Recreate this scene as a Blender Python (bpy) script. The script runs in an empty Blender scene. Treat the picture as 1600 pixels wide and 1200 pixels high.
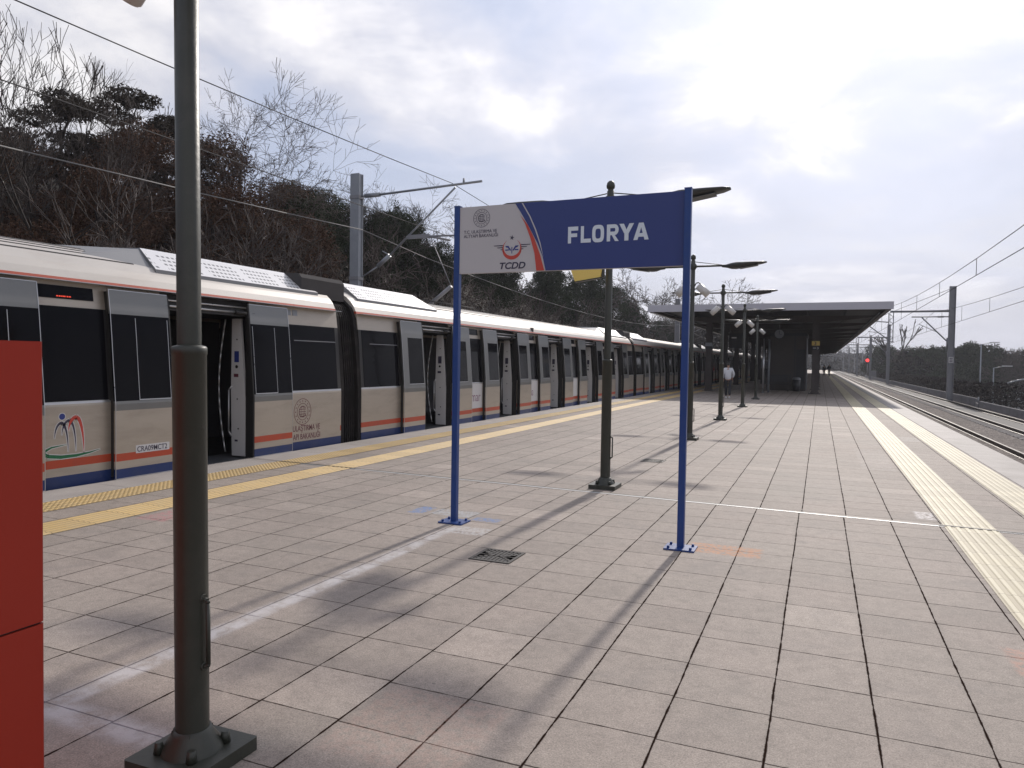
import bpy, bmesh, math, random
import numpy as np
from mathutils import Vector, Matrix
R = math.radians
rng = random.Random(7)
nr = np.random.default_rng(11)
SC = bpy.context.scene
COL = SC.collection

# ------------------------------------------------------------------ camera
cam = bpy.data.cameras.new("camera")
cam.lens = 25.6; cam.sensor_width = 36.0; cam.clip_start = 0.05; cam.clip_end = 6000
co = bpy.data.objects.new("camera", cam); COL.objects.link(co)
_r = (0.92090, 0.38950, 0.01517); _u = (-0.02617, 0.02295, 0.99940); _f = (-0.38892, 0.92074, -0.03133)
co.matrix_world = Matrix(((_r[0], _u[0], -_f[0], 0), (_r[1], _u[1], -_f[1], 0), (_r[2], _u[2], -_f[2], 1.530), (0, 0, 0, 1)))
SC.camera = co

# ------------------------------------------------------------------ light
SUN_EL, SUN_AZ = R(31.5), R(1.8)          # azimuth from +Y towards +X
sun = bpy.data.lights.new("sun", 'SUN'); sun.energy = 3.0; sun.angle = R(1.8); sun.color = (1.0, 0.93, 0.85)
so = bpy.data.objects.new("sun", sun); COL.objects.link(so)
sd = Vector((math.sin(SUN_AZ) * math.cos(SUN_EL), math.cos(SUN_AZ) * math.cos(SUN_EL), math.sin(SUN_EL)))
so.rotation_euler = sd.to_track_quat('Z', 'Y').to_euler()
so.location = (0, 60, 60)
SC.view_settings.view_transform = 'Standard'; SC.view_settings.look = 'None'
SC.view_settings.exposure = 0.1; SC.view_settings.gamma = 1.0; SC.view_settings.use_curve_mapping = False

class NT:
    """tiny node helper"""
    def __init__(s, tree): s.t = tree; s.n = tree.nodes; s.l = tree.links
    def node(s, typ, ins=None, **kw):
        n = s.n.new(typ)
        for k, v in kw.items(): setattr(n, k, v)
        if ins:
            for k, v in ins.items():
                if hasattr(v, 'is_output') or isinstance(v, bpy.types.NodeSocket): s.l.new(v, n.inputs[k])
                else: n.inputs[k].default_value = v
        return n
    def m(s, op, a, b=0.0, c=None):
        n = s.node('ShaderNodeMath', operation=op)
        for i, v in enumerate((a, b) if c is None else (a, b, c)):
            if isinstance(v, bpy.types.NodeSocket): s.l.new(v, n.inputs[i])
            else: n.inputs[i].default_value = v
        return n.outputs[0]
    def mix(s, f, a, b, blend='MIX'):
        n = s.node('ShaderNodeMix', data_type='RGBA', blend_type=blend)
        for i, v in ((0, f), (6, a), (7, b)):
            if isinstance(v, bpy.types.NodeSocket): s.l.new(v, n.inputs[i])
            elif i == 0: n.inputs[i].default_value = v
            else: n.inputs[i].default_value = (*v[:3], 1)
        return n.outputs[2]
    def ramp(s, f, pts):
        n = s.node('ShaderNodeValToRGB'); e = n.color_ramp.elements
        while len(e) > 1: e.remove(e[-1])
        e[0].position = pts[0][0]; e[0].color = (*pts[0][1], 1) if not isinstance(pts[0][1], float) else (pts[0][1],) * 3 + (1,)
        for p, c in pts[1:]:
            x = e.new(p); x.color = (*c, 1) if not isinstance(c, float) else (c, c, c, 1)
        s.l.new(f, n.inputs[0]); return n.outputs[0]
    def noise(s, vec, scale, detail=4, rough=0.55, dist=0.0, dims='3D'):
        n = s.node('ShaderNodeTexNoise', noise_dimensions=dims)
        if vec is not None: s.l.new(vec, n.inputs['Vector'])
        n.inputs['Scale'].default_value = scale; n.inputs['Detail'].default_value = detail
        n.inputs['Roughness'].default_value = rough; n.inputs['Distortion'].default_value = dist
        return n.outputs[0]
    def sep(s, v):
        n = s.node('ShaderNodeSeparateXYZ', {0: v}); return n.outputs
    def comb(s, x, y, z):
        n = s.node('ShaderNodeCombineXYZ')
        for i, v in enumerate((x, y, z)):
            if isinstance(v, bpy.types.NodeSocket): s.l.new(v, n.inputs[i])
            else: n.inputs[i].default_value = v
        return n.outputs[0]
    def box(s, x, y, x0, x1, y0, y1, soft=0.02):
        def edge(v, a, sg):
            n = s.node('ShaderNodeMapRange', interpolation_type='SMOOTHSTEP')
            s.l.new(v, n.inputs[0]); n.inputs[1].default_value = a - soft; n.inputs[2].default_value = a + soft
            n.inputs[3].default_value = 0.0 if sg else 1.0; n.inputs[4].default_value = 1.0 if sg else 0.0
            return n.outputs[0]
        return s.m('MULTIPLY', s.m('MULTIPLY', edge(x, x0, 1), edge(x, x1, 0)), s.m('MULTIPLY', edge(y, y0, 1), edge(y, y1, 0)))

# ------------------------------------------------------------------ world: nishita sky behind broken cloud
W = bpy.data.worlds.new("World"); SC.world = W; W.use_nodes = True
w = NT(W.node_tree); w.n.clear()
sky = w.node('ShaderNodeTexSky', sky_type='NISHITA', sun_disc=False, sun_elevation=SUN_EL, sun_rotation=SUN_AZ,
             air_density=1.0, dust_density=2.0, ozone_density=1.0)
tc = w.node('ShaderNodeTexCoord').outputs['Generated']
d = w.sep(tc)
zz = w.m('ADD', w.m('MAXIMUM', d[2], 0.0), 0.22)
pl = w.comb(w.m('DIVIDE', d[0], zz), w.m('DIVIDE', d[1], zz), w.m('MULTIPLY', d[2], 0.6))
c1 = w.noise(pl, 0.85, 7, 0.52, 0.35)
c2 = w.noise(pl, 2.3, 6, 0.55, 0.4)
cov = w.m('ADD', w.m('MULTIPLY', c1, 0.75), w.m('MULTIPLY', c2, 0.25))
mask = w.ramp(cov, [(0.34, 0.75), (0.50, 0.97)])
dot = w.node('ShaderNodeVectorMath', {0: tc, 1: tuple(sd)}, operation='DOT_PRODUCT').outputs[1]
glow = w.m('POWER', w.m('MAXIMUM', dot, 0.0), 5.5)
glow2 = w.m('POWER', w.m('MAXIMUM', dot, 0.0), 60.0)
shade = w.ramp(cov, [(0.38, (3.7, 4.3, 5.9)), (0.46, (4.6, 5.05, 6.4)), (0.52, (6.0, 6.1, 6.9)), (0.58, (8.8, 8.6, 8.7))])
hz = w.ramp(d[2], [(0.0, (5.1, 5.2, 6.0)), (0.25, (5.0, 5.3, 6.4))])
shade = w.mix(w.ramp(d[2], [(0.0, 0.85), (0.32, 0.0)]), shade, hz)
gl = w.m('ADD', w.m('MULTIPLY', glow, 0.45), w.m('MULTIPLY', glow2, 0.6))
gl = w.m('ADD', gl, 1.00)
gl = w.m('MULTIPLY', gl, w.ramp(c2, [(0.3, 0.94), (0.7, 1.08)]))
cloud = w.node('ShaderNodeVectorMath', {0: shade, 1: (1, 1, 1)}, operation='MULTIPLY')
cs = w.node('ShaderNodeVectorMath', {0: cloud.outputs[0]}, operation='SCALE'); w.l.new(gl, cs.inputs[3])
tot = w.mix(w.m('MAXIMUM', mask, w.ramp(d[2], [(0.0, 1.0), (0.3, 0.7)])), sky.outputs[0], cs.outputs[0])
bg = w.node('ShaderNodeBackground', {0: tot, 1: 0.1})
out = w.node('ShaderNodeOutputWorld', {0: bg.outputs[0]})
W.cycles.sampling_method = 'MANUAL'; W.cycles.sample_map_resolution = 512

# ------------------------------------------------------------------ materials
def mat(name, col, rough=0.6, metal=0.0, var=0.12, scale=3.0, bump=0.0, bscale=60.0, spec=0.5, dirt=None, stretch=(1, 1, 1), coat=0.0):
    m = bpy.data.materials.new(name); m.use_nodes = True; t = NT(m.node_tree); t.n.clear()
    o = t.node('ShaderNodeTexCoord').outputs['Object']
    mp = t.node('ShaderNodeMapping', {0: o, 3: stretch}).outputs[0]
    n1 = t.noise(mp, scale, 5, 0.6)
    k = t.m('ADD', t.m('MULTIPLY', t.m('SUBTRACT', n1, 0.5), var * 2.4), 1.0)
    v = t.node('ShaderNodeVectorMath', {0: tuple(col[:3])}, operation='SCALE'); t.l.new(k, v.inputs[3])
    c = v.outputs[0]
    if dirt:
        n2 = t.noise(mp, dirt[1], 6, 0.65, 0.5)
        c = t.mix(t.m('MULTIPLY', t.ramp(n2, [(0.48, 0.0), (0.72, 1.0)]), dirt[2]), c, dirt[0])
    ins = {'Base Color': c, 'Roughness': t.m('ADD', t.m('MULTIPLY', n1, 0.16), rough - 0.08), 'Metallic': metal,
           'Specular IOR Level': spec, 'Coat Weight': coat}
    p = t.node('ShaderNodeBsdfPrincipled', ins)
    if bump:
        n3 = t.noise(mp, bscale, 3, 0.6)
        b = t.node('ShaderNodeBump', {'Strength': bump, 'Distance': 0.01, 'Height': n3}); t.l.new(b.outputs[0], p.inputs['Normal'])
    t.node('ShaderNodeOutputMaterial', {0: p.outputs[0]})
    return m
def emis(name, col, s):
    m = bpy.data.materials.new(name); m.use_nodes = True; t = NT(m.node_tree); t.n.clear()
    e = t.node('ShaderNodeEmission', {0: (*col, 1), 1: s}); t.node('ShaderNodeOutputMaterial', {0: e.outputs[0]}); return m

M = {}
M['olive'] = mat('olive_paint', (0.032, 0.034, 0.026), 0.46, 0, 0.15, 6, 0.12, 40, dirt=((0.10, 0.09, 0.075), 5, 0.25))
M['olive_lt'] = mat('lamp_grey', (0.05, 0.052, 0.052), 0.4, 0.2, 0.1, 4)
M['blue'] = mat('blue_post_paint', (0.010, 0.045, 0.20), 0.38, 0, 0.10, 5, 0.06, 30, dirt=((0.05, 0.08, 0.16), 9, 0.25))
M['red'] = mat('red_cabinet_paint', (0.33, 0.026, 0.012), 0.6, 0, 0.07, 2.0, 0.05, 90, spec=0.3)
M['signwhite'] = mat('sign_white_vinyl', (0.50, 0.48, 0.485), 0.45, 0, 0.03, 2)
M['signblue'] = mat('sign_blue_vinyl', (0.026, 0.044, 0.185), 0.4, 0, 0.05, 2)
M['signred'] = mat('sign_red_vinyl', (0.50, 0.060, 0.040), 0.45, 0, 0.04, 2)
M['letterwhite'] = mat('letter_white', (0.66, 0.72, 0.78), 0.5, 0, 0.03, 2)
M['ink'] = mat('dark_ink', (0.045, 0.04, 0.07), 0.5, 0, 0.05, 2)
M['inkred'] = mat('maroon_ink', (0.13, 0.035, 0.05), 0.5, 0, 0.05, 2)
M['inkpurple'] = mat('purple_ink', (0.16, 0.02, 0.10), 0.5, 0, 0.05, 2)
M['inkblue'] = mat('navy_ink', (0.02, 0.035, 0.20), 0.5, 0, 0.05, 2)
M['inkgreen'] = mat('green_ink', (0.01, 0.13, 0.05), 0.5, 0, 0.05, 2)
M['steel_body'] = mat('brushed_steel_body', (0.44, 0.39, 0.33), 0.40, 0.55, 0.10, 1.6, 0.05, 30, dirt=((0.26, 0.22, 0.18), 2.2, 0.35), stretch=(1, 0.6, 3))
M['steel_grey'] = mat('grey_door_steel', (0.20, 0.20, 0.195), 0.38, 0.7, 0.08, 2, 0.04, 30, stretch=(1, 1, 0.3))
M['roofwhite'] = mat('train_roof_white', (0.52, 0.485, 0.445), 0.50, 0.05, 0.08, 1.2, 0.04, 30, dirt=((0.34, 0.28, 0.24), 1.1, 0.45), stretch=(1, 0.4, 1))
M['stripered'] = mat('train_red_stripe', (0.42, 0.058, 0.022), 0.42, 0.0, 0.08, 2, dirt=((0.18, 0.06, 0.05), 3, 0.3))
M['stripeblue'] = mat('train_blue_skirt', (0.008, 0.026, 0.115), 0.42, 0.0, 0.1, 2, dirt=((0.05, 0.06, 0.10), 3, 0.4))
M['glass'] = mat('tinted_glass', (0.006, 0.006, 0.008), 0.08, 0.0, 0.1, 1, spec=0.07)
M['rubber'] = mat('black_rubber', (0.018, 0.017, 0.017), 0.6, 0, 0.2, 4, 0.2, 20)
M['bellows'] = mat('gangway_bellows', (0.020, 0.018, 0.018), 0.85, 0, 0.2, 3, 0.2, 12, spec=0.12, dirt=((0.055, 0.05, 0.047), 3, 0.4))
M['jamb'] = mat('white_jamb', (0.58, 0.57, 0.57), 0.5, 0, 0.05, 2)
M['interior'] = mat('train_interior', (0.10, 0.10, 0.11), 0.6, 0, 0.2, 2)
M['trfloor'] = mat('train_floor', (0.07, 0.075, 0.085), 0.6, 0, 0.2, 5)
M['alu'] = mat('aluminium', (0.55, 0.55, 0.56), 0.3, 0.8, 0.08, 6)
M['galv'] = mat('galvanised_steel', (0.27, 0.285, 0.31), 0.5, 0.35, 0.14, 5, 0.1, 30)
M['galv_dk'] = mat('weathered_mast_steel', (0.23, 0.23, 0.245), 0.55, 0.25, 0.15, 4)
M['wire'] = mat('copper_wire', (0.030, 0.028, 0.030), 0.9, 0.0, 0.1, 4)
M['wire_lt'] = mat('aluminium_wire', (0.22, 0.215, 0.21), 0.85, 0.0, 0.1, 4)
M['insul'] = mat('insulator', (0.20, 0.20, 0.21), 0.4, 0, 0.1, 8)
M['speaker'] = mat('speaker_plastic', (0.60, 0.585, 0.56), 0.45, 0, 0.05, 6, dirt=((0.35, 0.30, 0.25), 8, 0.3))
M['yellowsign'] = mat('yellow_sign_plastic', (0.75, 0.55, 0.14), 0.5, 0, 0.05, 4)
M['column'] = mat('brown_column_steel', (0.060, 0.048, 0.046), 0.5, 0.1, 0.15, 3)
M['fascia'] = mat('canopy_fascia', (0.50, 0.49, 0.53), 0.5, 0.3, 0.08, 0.8)
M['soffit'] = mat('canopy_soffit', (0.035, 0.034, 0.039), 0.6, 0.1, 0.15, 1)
M['kiosk'] = mat('brown_kiosk_panel', (0.055, 0.045, 0.040), 0.5, 0, 0.15, 1)
M['kiosk_dk'] = mat('dark_kiosk_trim', (0.03, 0.03, 0.035), 0.5, 0, 0.15, 1)
M['rail'] = mat('rail_steel', (0.055, 0.040, 0.034), 0.5, 0.3, 0.2, 6)
M['sleeper'] = mat('concrete_sleeper', (0.27, 0.25, 0.24), 0.85, 0, 0.2, 4, 0.2, 40)
M['wall'] = mat('concrete_barrier', (0.20, 0.195, 0.205), 0.85, 0, 0.2, 0.7, 0.2, 10, dirt=((0.09, 0.085, 0.085), 1.2, 0.5))
M['bark'] = mat('bark', (0.070, 0.054, 0.048), 0.9, 0, 0.35, 4, 0.3, 30)
M['bark_dk'] = mat('dark_bark', (0.040, 0.031, 0.028), 0.9, 0, 0.35, 4, 0.3, 30)
M['skin'] = mat('skin', (0.42, 0.25, 0.18), 0.6, 0, 0.06, 10)
M['jacket'] = mat('pale_jacket', (0.62, 0.63, 0.66), 0.8, 0, 0.08, 9, 0.3, 14)
M['trousers'] = mat('dark_trousers', (0.022, 0.022, 0.028), 0.85, 0, 0.15, 9)
M['darkcloth'] = mat('dark_coat', (0.018, 0.018, 0.022), 0.85, 0, 0.15, 9)
M['hair'] = mat('dark_hair', (0.015, 0.011, 0.010), 0.6, 0, 0.2, 30)
M['shoe'] = mat('white_shoe', (0.6, 0.6, 0.6), 0.6, 0, 0.1, 9)
M['grate'] = mat('cast_iron_grate', (0.045, 0.040, 0.036), 0.6, 0.4, 0.2, 12)
M['led'] = emis('led_red', (1.0, 0.10, 0.06), 0.9)
M['redlamp'] = emis('signal_red', (1.0, 0.03, 0.03), 4.0)

def leafmat(name, a, b):
    m = bpy.data.materials.new(name); m.use_nodes = True; t = NT(m.node_tree); t.n.clear()
    o = t.node('ShaderNodeTexCoord').outputs['Object']
    g = t.node('ShaderNodeNewGeometry').outputs['Random Per Island']
    n = t.noise(o, 0.9, 4, 0.6)
    f = t.m('ADD', t.m('MULTIPLY', n, 0.6), t.m('MULTIPLY', g, 0.4))
    c = t.mix(t.ramp(f, [(0.3, 0.0), (0.75, 1.0)]), a, b)
    p = t.node('ShaderNodeBsdfPrincipled', {'Base Color': c, 'Roughness': 0.9, 'Specular IOR Level': 0.08})
    t.node('ShaderNodeOutputMaterial', {0: p.outputs[0]}); return m
M['leaf_ever'] = leafmat('evergreen_foliage', (0.018, 0.026, 0.014), (0.050, 0.062, 0.034))
M['leaf_pine'] = leafmat('pine_foliage', (0.030, 0.026, 0.022), (0.075, 0.060, 0.045))
M['leaf_brown'] = leafmat('brown_foliage', (0.062, 0.036, 0.026), (0.145, 0.084, 0.056))
M['brush'] = leafmat('winter_brush', (0.032, 0.022, 0.019), (0.095, 0.062, 0.050))
M['wood_far'] = leafmat('far_wood_foliage', (0.013, 0.011, 0.011), (0.040, 0.029, 0.026))

# platform paving --------------------------------------------------
GX, GY, TX, TY = -2.68, 2.529, 0.42, 0.408
def paving():
    m = bpy.data.materials.new('granite_paving'); m.use_nodes = True; t = NT(m.node_tree); t.n.clear()
    o = t.node('ShaderNodeTexCoord').outputs['Object']; s = t.sep(o); x, y = s[0], s[1]
    wob = t.m('MULTIPLY', t.m('SUBTRACT', t.noise(o, 1.3, 3), 0.5), 0.012)
    gx = t.m('DIVIDE', t.m('ADD', t.m('SUBTRACT', x, GX), wob), TX)
    ix = t.m('FLOOR', gx)
    jit = t.node('ShaderNodeTexWhiteNoise', noise_dimensions='1D'); t.l.new(ix, jit.inputs[1])
    far = t.m('GREATER_THAN', y, 8.12)
    gx = t.m('ADD', gx, t.m('MULTIPLY', far, -0.06)); ix = t.m('FLOOR', gx)
    gy = t.m('DIVIDE', t.m('ADD', t.m('SUBTRACT', y, GY), t.m('ADD', t.m('MULTIPLY', jit.outputs[0], 0.018), wob)), TY)
    iy = t.m('FLOOR', gy)
    fx = t.m('FRACT', gx); fy = t.m('FRACT', gy)
    dx = t.m('MULTIPLY', t.m('MINIMUM', fx, t.m('SUBTRACT', 1.0, fx)), TX)
    dy = t.m('MULTIPLY', t.m('MINIMUM', fy, t.m('SUBTRACT', 1.0, fy)), TY)
    jn = t.noise(o, 9.0, 4, 0.7)
    wx = t.m('MAXIMUM', 0.0012, t.m('ADD', -0.0035, t.m('MULTIPLY', jn, 0.0165))); wy = t.m('MAXIMUM', 0.0008, t.m('ADD', -0.0035, t.m('MULTIPLY', jn, 0.0145)))
    def line(dd, ww):
        n = t.node('ShaderNodeMapRange', interpolation_type='SMOOTHSTEP'); t.l.new(dd, n.inputs[0])
        t.l.new(t.m('MULTIPLY', ww, 0.5), n.inputs[1]); t.l.new(t.m('MULTIPLY', ww, 1.35), n.inputs[2])
        n.inputs[3].default_value = 1.0; n.inputs[4].default_value = 0.0; return n.outputs[0]
    lx = line(dx, wx); ly = t.m('MULTIPLY', line(dy, wy), 0.85)
    J = t.m('MAXIMUM', lx, ly)
    wn = t.node('ShaderNodeTexWhiteNoise', noise_dimensions='2D'); t.l.new(t.comb(ix, iy, 0.0), wn.inputs[0])
    tv = t.ramp(wn.outputs[0], [(0.0, 0.90), (0.45, 0.99), (0.94, 1.03), (0.985, 1.18), (1.0, 1.22)])
    grain = t.noise(o, 135.0, 3, 0.85)
    g2 = t.ramp(grain, [(0.28, 0.45), (0.5, 0.99), (0.72, 1.50)])
    g2 = t.m('MULTIPLY', g2, t.ramp(t.noise(o, 48.0, 3, 0.7), [(0.3, 0.88), (0.7, 1.10)]))
    g2 = t.m('MULTIPLY', g2, t.ramp(t.noise(o, 11.0, 6, 0.75, 0.4), [(0.3, 0.80), (0.5, 0.99), (0.7, 1.12)]))
    gv = t.node('ShaderNodeTexVoronoi', {0: o, 'Scale': 2.6}); gum = t.m('LESS_THAN', t.m('ADD', gv.outputs[0], t.m('MULTIPLY', t.noise(o, 30.0, 2), 0.02)), t.m('MULTIPLY', t.sep(gv.outputs['Color'])[1], 0.052))
    blot = t.noise(o, 0.55, 6, 0.62, 0.6)
    base = t.ramp(t.noise(o, 0.9, 4), [(0.3, (0.292, 0.251, 0.216)), (0.7, (0.322, 0.270, 0.234))])
    v1 = t.m('MULTIPLY', t.m('MULTIPLY', tv, g2), t.ramp(blot, [(0.30, 0.80), (0.47, 0.97), (0.7, 1.07)]))
    sc_ = t.node('ShaderNodeVectorMath', {0: base}, operation='SCALE'); t.l.new(v1, sc_.inputs[3]); c = sc_.outputs[0]
    # damp / soiled patches
    dm = t.ramp(t.noise(o, 1.7, 5, 0.6, 1.2), [(0.54, 0.0), (0.72, 0.30)])
    c = t.mix(dm, c, (0.165, 0.150, 0.142))
    # narrow halo of dirt beside the joints
    def halo(dd, r):
        n = t.node('ShaderNodeMapRange'); t.l.new(dd, n.inputs[0]); n.inputs[1].default_value = 0.0; n.inputs[2].default_value = r
        n.inputs[3].default_value = 0.30; n.inputs[4].default_value = 0.0; return n.outputs[0]
    c = t.mix(t.m('MULTIPLY', halo(dx, 0.035), t.ramp(t.noise(o, 3.0, 4), [(0.4, 0.0), (0.7, 1.0)])), c, (0.11, 0.095, 0.085))
    c = t.mix(t.m('MULTIPLY', gum, 0.45), c, (0.07, 0.06, 0.055))
    c = t.mix(J, c, (0.020, 0.012, 0.009))
    # white dust line beside one joint, bent round at its near end
    nz = t.noise(o, 7.0, 6, 0.7)
    ch = t.box(x, y, -3.11, -3.00, 0.9, 5.9, 0.045); ch2 = t.box(x, y, -3.3, -2.35, 2.02, 2.16, 0.05)
    ch3 = t.box(x, y, -3.06, -2.98, 2.0, 5.2, 0.03)
    chm = t.m('MULTIPLY', t.m('MAXIMUM', t.m('MAXIMUM', ch, ch3), ch2), t.ramp(nz, [(0.36, 0.12), (0.58, 1.0)]))
    c = t.mix(t.m('MULTIPLY', chm, 0.62), c, (0.56, 0.54, 0.55))
    c = t.mix(t.m('MULTIPLY', t.m('MAXIMUM', ch, ch2), t.m('MULTIPLY', J, 0.7)), c, (0.17, 0.15, 0.16))
    # spray-paint survey marks
    def spray(x0, x1, y0, y1, col, k):
        nonlocal c
        bm_ = t.box(x, y, x0, x1, y0, y1, 0.025)
        c = t.mix(t.m('MULTIPLY', t.m('MULTIPLY', bm_, t.ramp(t.noise(o, 24, 5, 0.7), [(0.42, 0.0), (0.55, 1.0)])), k), c, col)
    spray(-3.78, -3.62, 6.30, 6.62, (0.10, 0.20, 0.42), 0.8); spray(-3.05, -2.78, 6.25, 6.40, (0.10, 0.20, 0.42), 0.7)
    spray(-3.55, -3.1, 6.34, 6.60, (0.42, 0.46, 0.50), 0.5)
    spray(-0.98, -0.40, 6.02, 6.34, (0.50, 0.22, 0.10), 0.7); spray(0.96, 1.12, 4.3, 4.7, (0.50, 0.24, 0.17), 0.45)
    spray(-5.90, -5.55, 4.9, 5.5, (0.45, 0.17, 0.18), 0.5); spray(-1.8, -1.2, 2.3, 2.9, (0.44, 0.25, 0.20), 0.18)
    spray(-3.06, -2.69, 5.72, 5.98, (0.50, 0.49, 0.49), 0.6); spray(0.95, 1.12, 8.35, 8.75, (0.62, 0.58, 0.56), 0.9); spray(1.62, 1.95, 17, 18, (0.45, 0.42, 0.39), 0.5); spray(.62, 1.08, 12, 15, (0.45, 0.41, 0.38), 0.25)
    h = t.m('ADD', t.m('MULTIPLY', J, -1.0), t.m('MULTIPLY', grain, 0.10))
    b = t.node('ShaderNodeBump', {'Strength': 0.6, 'Distance': 0.004, 'Height': h})
    rg = t.m('ADD', 0.62, t.m('MULTIPLY', t.m('ADD', blot, grain), 0.14))
    p = t.node('ShaderNodeBsdfPrincipled', {'Base Color': c, 'Roughness': rg, 'Normal': b.outputs[0], 'Specular IOR Level': t.m('MULTIPLY', t.m('SUBTRACT', 1.0, J), 0.30)})
    t.node('ShaderNodeOutputMaterial', {0: p.outputs[0]}); return m
M['paving'] = paving()
def coping():
    m = bpy.data.materials.new('concrete_coping'); m.use_nodes = True; t = NT(m.node_tree); t.n.clear()
    o = t.node('ShaderNodeTexCoord').outputs['Object']; s = t.sep(o); x, y = s[0], s[1]
    fy = t.m('FRACT', t.m('DIVIDE', y, 1.2)); j = t.m('LESS_THAN', t.m('MINIMUM', fy, t.m('SUBTRACT', 1.0, fy)), 0.0035)
    n = t.noise(o, 1.1, 6, 0.65, 0.4); g = t.noise(o, 120, 3, 0.7)
    c = t.ramp(n, [(0.3, (0.27, 0.245, 0.225)), (0.55, (0.34, 0.31, 0.29)), (0.75, (0.39, 0.36, 0.335))])
    k = t.ramp(g, [(0.3, 0.86), (0.7, 1.1)]); v = t.node('ShaderNodeVectorMath', {0: c, 1: k}, operation='MULTIPLY').outputs[0]
    v = t.mix(j, v, (0.09, 0.08, 0.075))
    b = t.node('ShaderNodeBump', {'Strength': 0.3, 'Distance': 0.004, 'Height': g})
    p = t.node('ShaderNodeBsdfPrincipled', {'Base Color': v, 'Roughness': 0.7, 'Normal': b.outputs[0], 'Specular IOR Level': 0.3})
    t.node('ShaderNodeOutputMaterial', {0: p.outputs[0]}); return m
M['coping'] = coping()
def tactile(name, col, col2, worn=0.4):
    m = bpy.data.materials.new(name); m.use_nodes = True; t = NT(m.node_tree); t.n.clear()
    o = t.node('ShaderNodeTexCoord').outputs['Object']; s = t.sep(o); y = s[1]
    fy = t.m('FRACT', t.m('DIVIDE', t.m('SUBTRACT', y, GY), TY)); j = t.m('LESS_THAN', t.m('MINIMUM', fy, t.m('SUBTRACT', 1.0, fy)), 0.009)
    iy = t.m('FLOOR', t.m('DIVIDE', t.m('SUBTRACT', y, GY), TY))
    wn = t.node('ShaderNodeTexWhiteNoise', noise_dimensions='1D'); t.l.new(iy, wn.inputs[1])
    n = t.noise(o, 4.5, 6, 0.7, 0.5)
    c = t.mix(t.ramp(n, [(0.4, 0.0), (0.75, worn)]), col, col2)
    k = t.m('ADD', 0.90, t.m('MULTIPLY', wn.outputs[0], 0.18))
    sv = t.node('ShaderNodeVectorMath', {0: c}, operation='SCALE'); t.l.new(k, sv.inputs[3])
    z = s[2]
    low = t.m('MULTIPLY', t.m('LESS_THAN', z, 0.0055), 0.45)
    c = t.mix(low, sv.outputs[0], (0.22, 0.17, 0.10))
    c = t.mix(t.m('MULTIPLY', j, 0.8), c, (0.10, 0.07, 0.05))
    p = t.node('ShaderNodeBsdfPrincipled', {'Base Color': c, 'Roughness': 0.62, 'Specular IOR Level': 0.35})
    t.node('ShaderNodeOutputMaterial', {0: p.outputs[0]}); return m
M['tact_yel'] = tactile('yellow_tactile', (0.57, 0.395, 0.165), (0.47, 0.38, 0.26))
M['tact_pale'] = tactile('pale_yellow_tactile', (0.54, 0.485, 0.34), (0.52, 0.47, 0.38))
def ballast():
    m = bpy.data.materials.new('track_ballast'); m.use_nodes = True; t = NT(m.node_tree); t.n.clear()
    o = t.node('ShaderNodeTexCoord').outputs['Object']
    v = t.node('ShaderNodeTexVoronoi', {0: o, 'Scale': 14.0, 'Randomness': 1.0})
    c = t.ramp(t.sep(v.outputs['Color'])[0], [(0.0, (0.055, 0.043, 0.037)), (0.5, (0.135, 0.108, 0.092)), (1.0, (0.27, 0.225, 0.20))])
    c = t.mix(t.ramp(t.noise(o, 0.35, 5), [(0.4, 0.0), (0.7, 0.5)]), c, (0.085, 0.068, 0.058))
    b = t.node('ShaderNodeBump', {'Strength': 1.0, 'Distance': 0.06, 'Height': v.outputs[0]}, invert=True)
    p = t.node('ShaderNodeBsdfPrincipled', {'Base Color': c, 'Roughness': 0.9, 'Normal': b.outputs[0]})
    t.node('ShaderNodeOutputMaterial', {0: p.outputs[0]}); return m
M['ballast'] = ballast()
def groundmat():
    m = bpy.data.materials.new('winter_ground'); m.use_nodes = True; t = NT(m.node_tree); t.n.clear()
    o = t.node('ShaderNodeTexCoord').outputs['Object']
    n = t.noise(o, 0.5, 8, 0.7, 0.5)
    c = t.ramp(n, [(0.3, (0.030, 0.024, 0.020)), (0.5, (0.050, 0.042, 0.032)), (0.7, (0.070, 0.066, 0.045))])
    b = t.node('ShaderNodeBump', {'Strength': 0.8, 'Distance': 0.1, 'Height': t.noise(o, 6, 5, 0.7)})
    p = t.node('ShaderNodeBsdfPrincipled', {'Base Color': c, 'Roughness': 0.95, 'Normal': b.outputs[0]})
    t.node('ShaderNodeOutputMaterial', {0: p.outputs[0]}); return m
M['ground'] = groundmat()
M['asphalt'] = mat('asphalt', (0.05, 0.05, 0.055), 0.85, 0, 0.2, 0.6)
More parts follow.
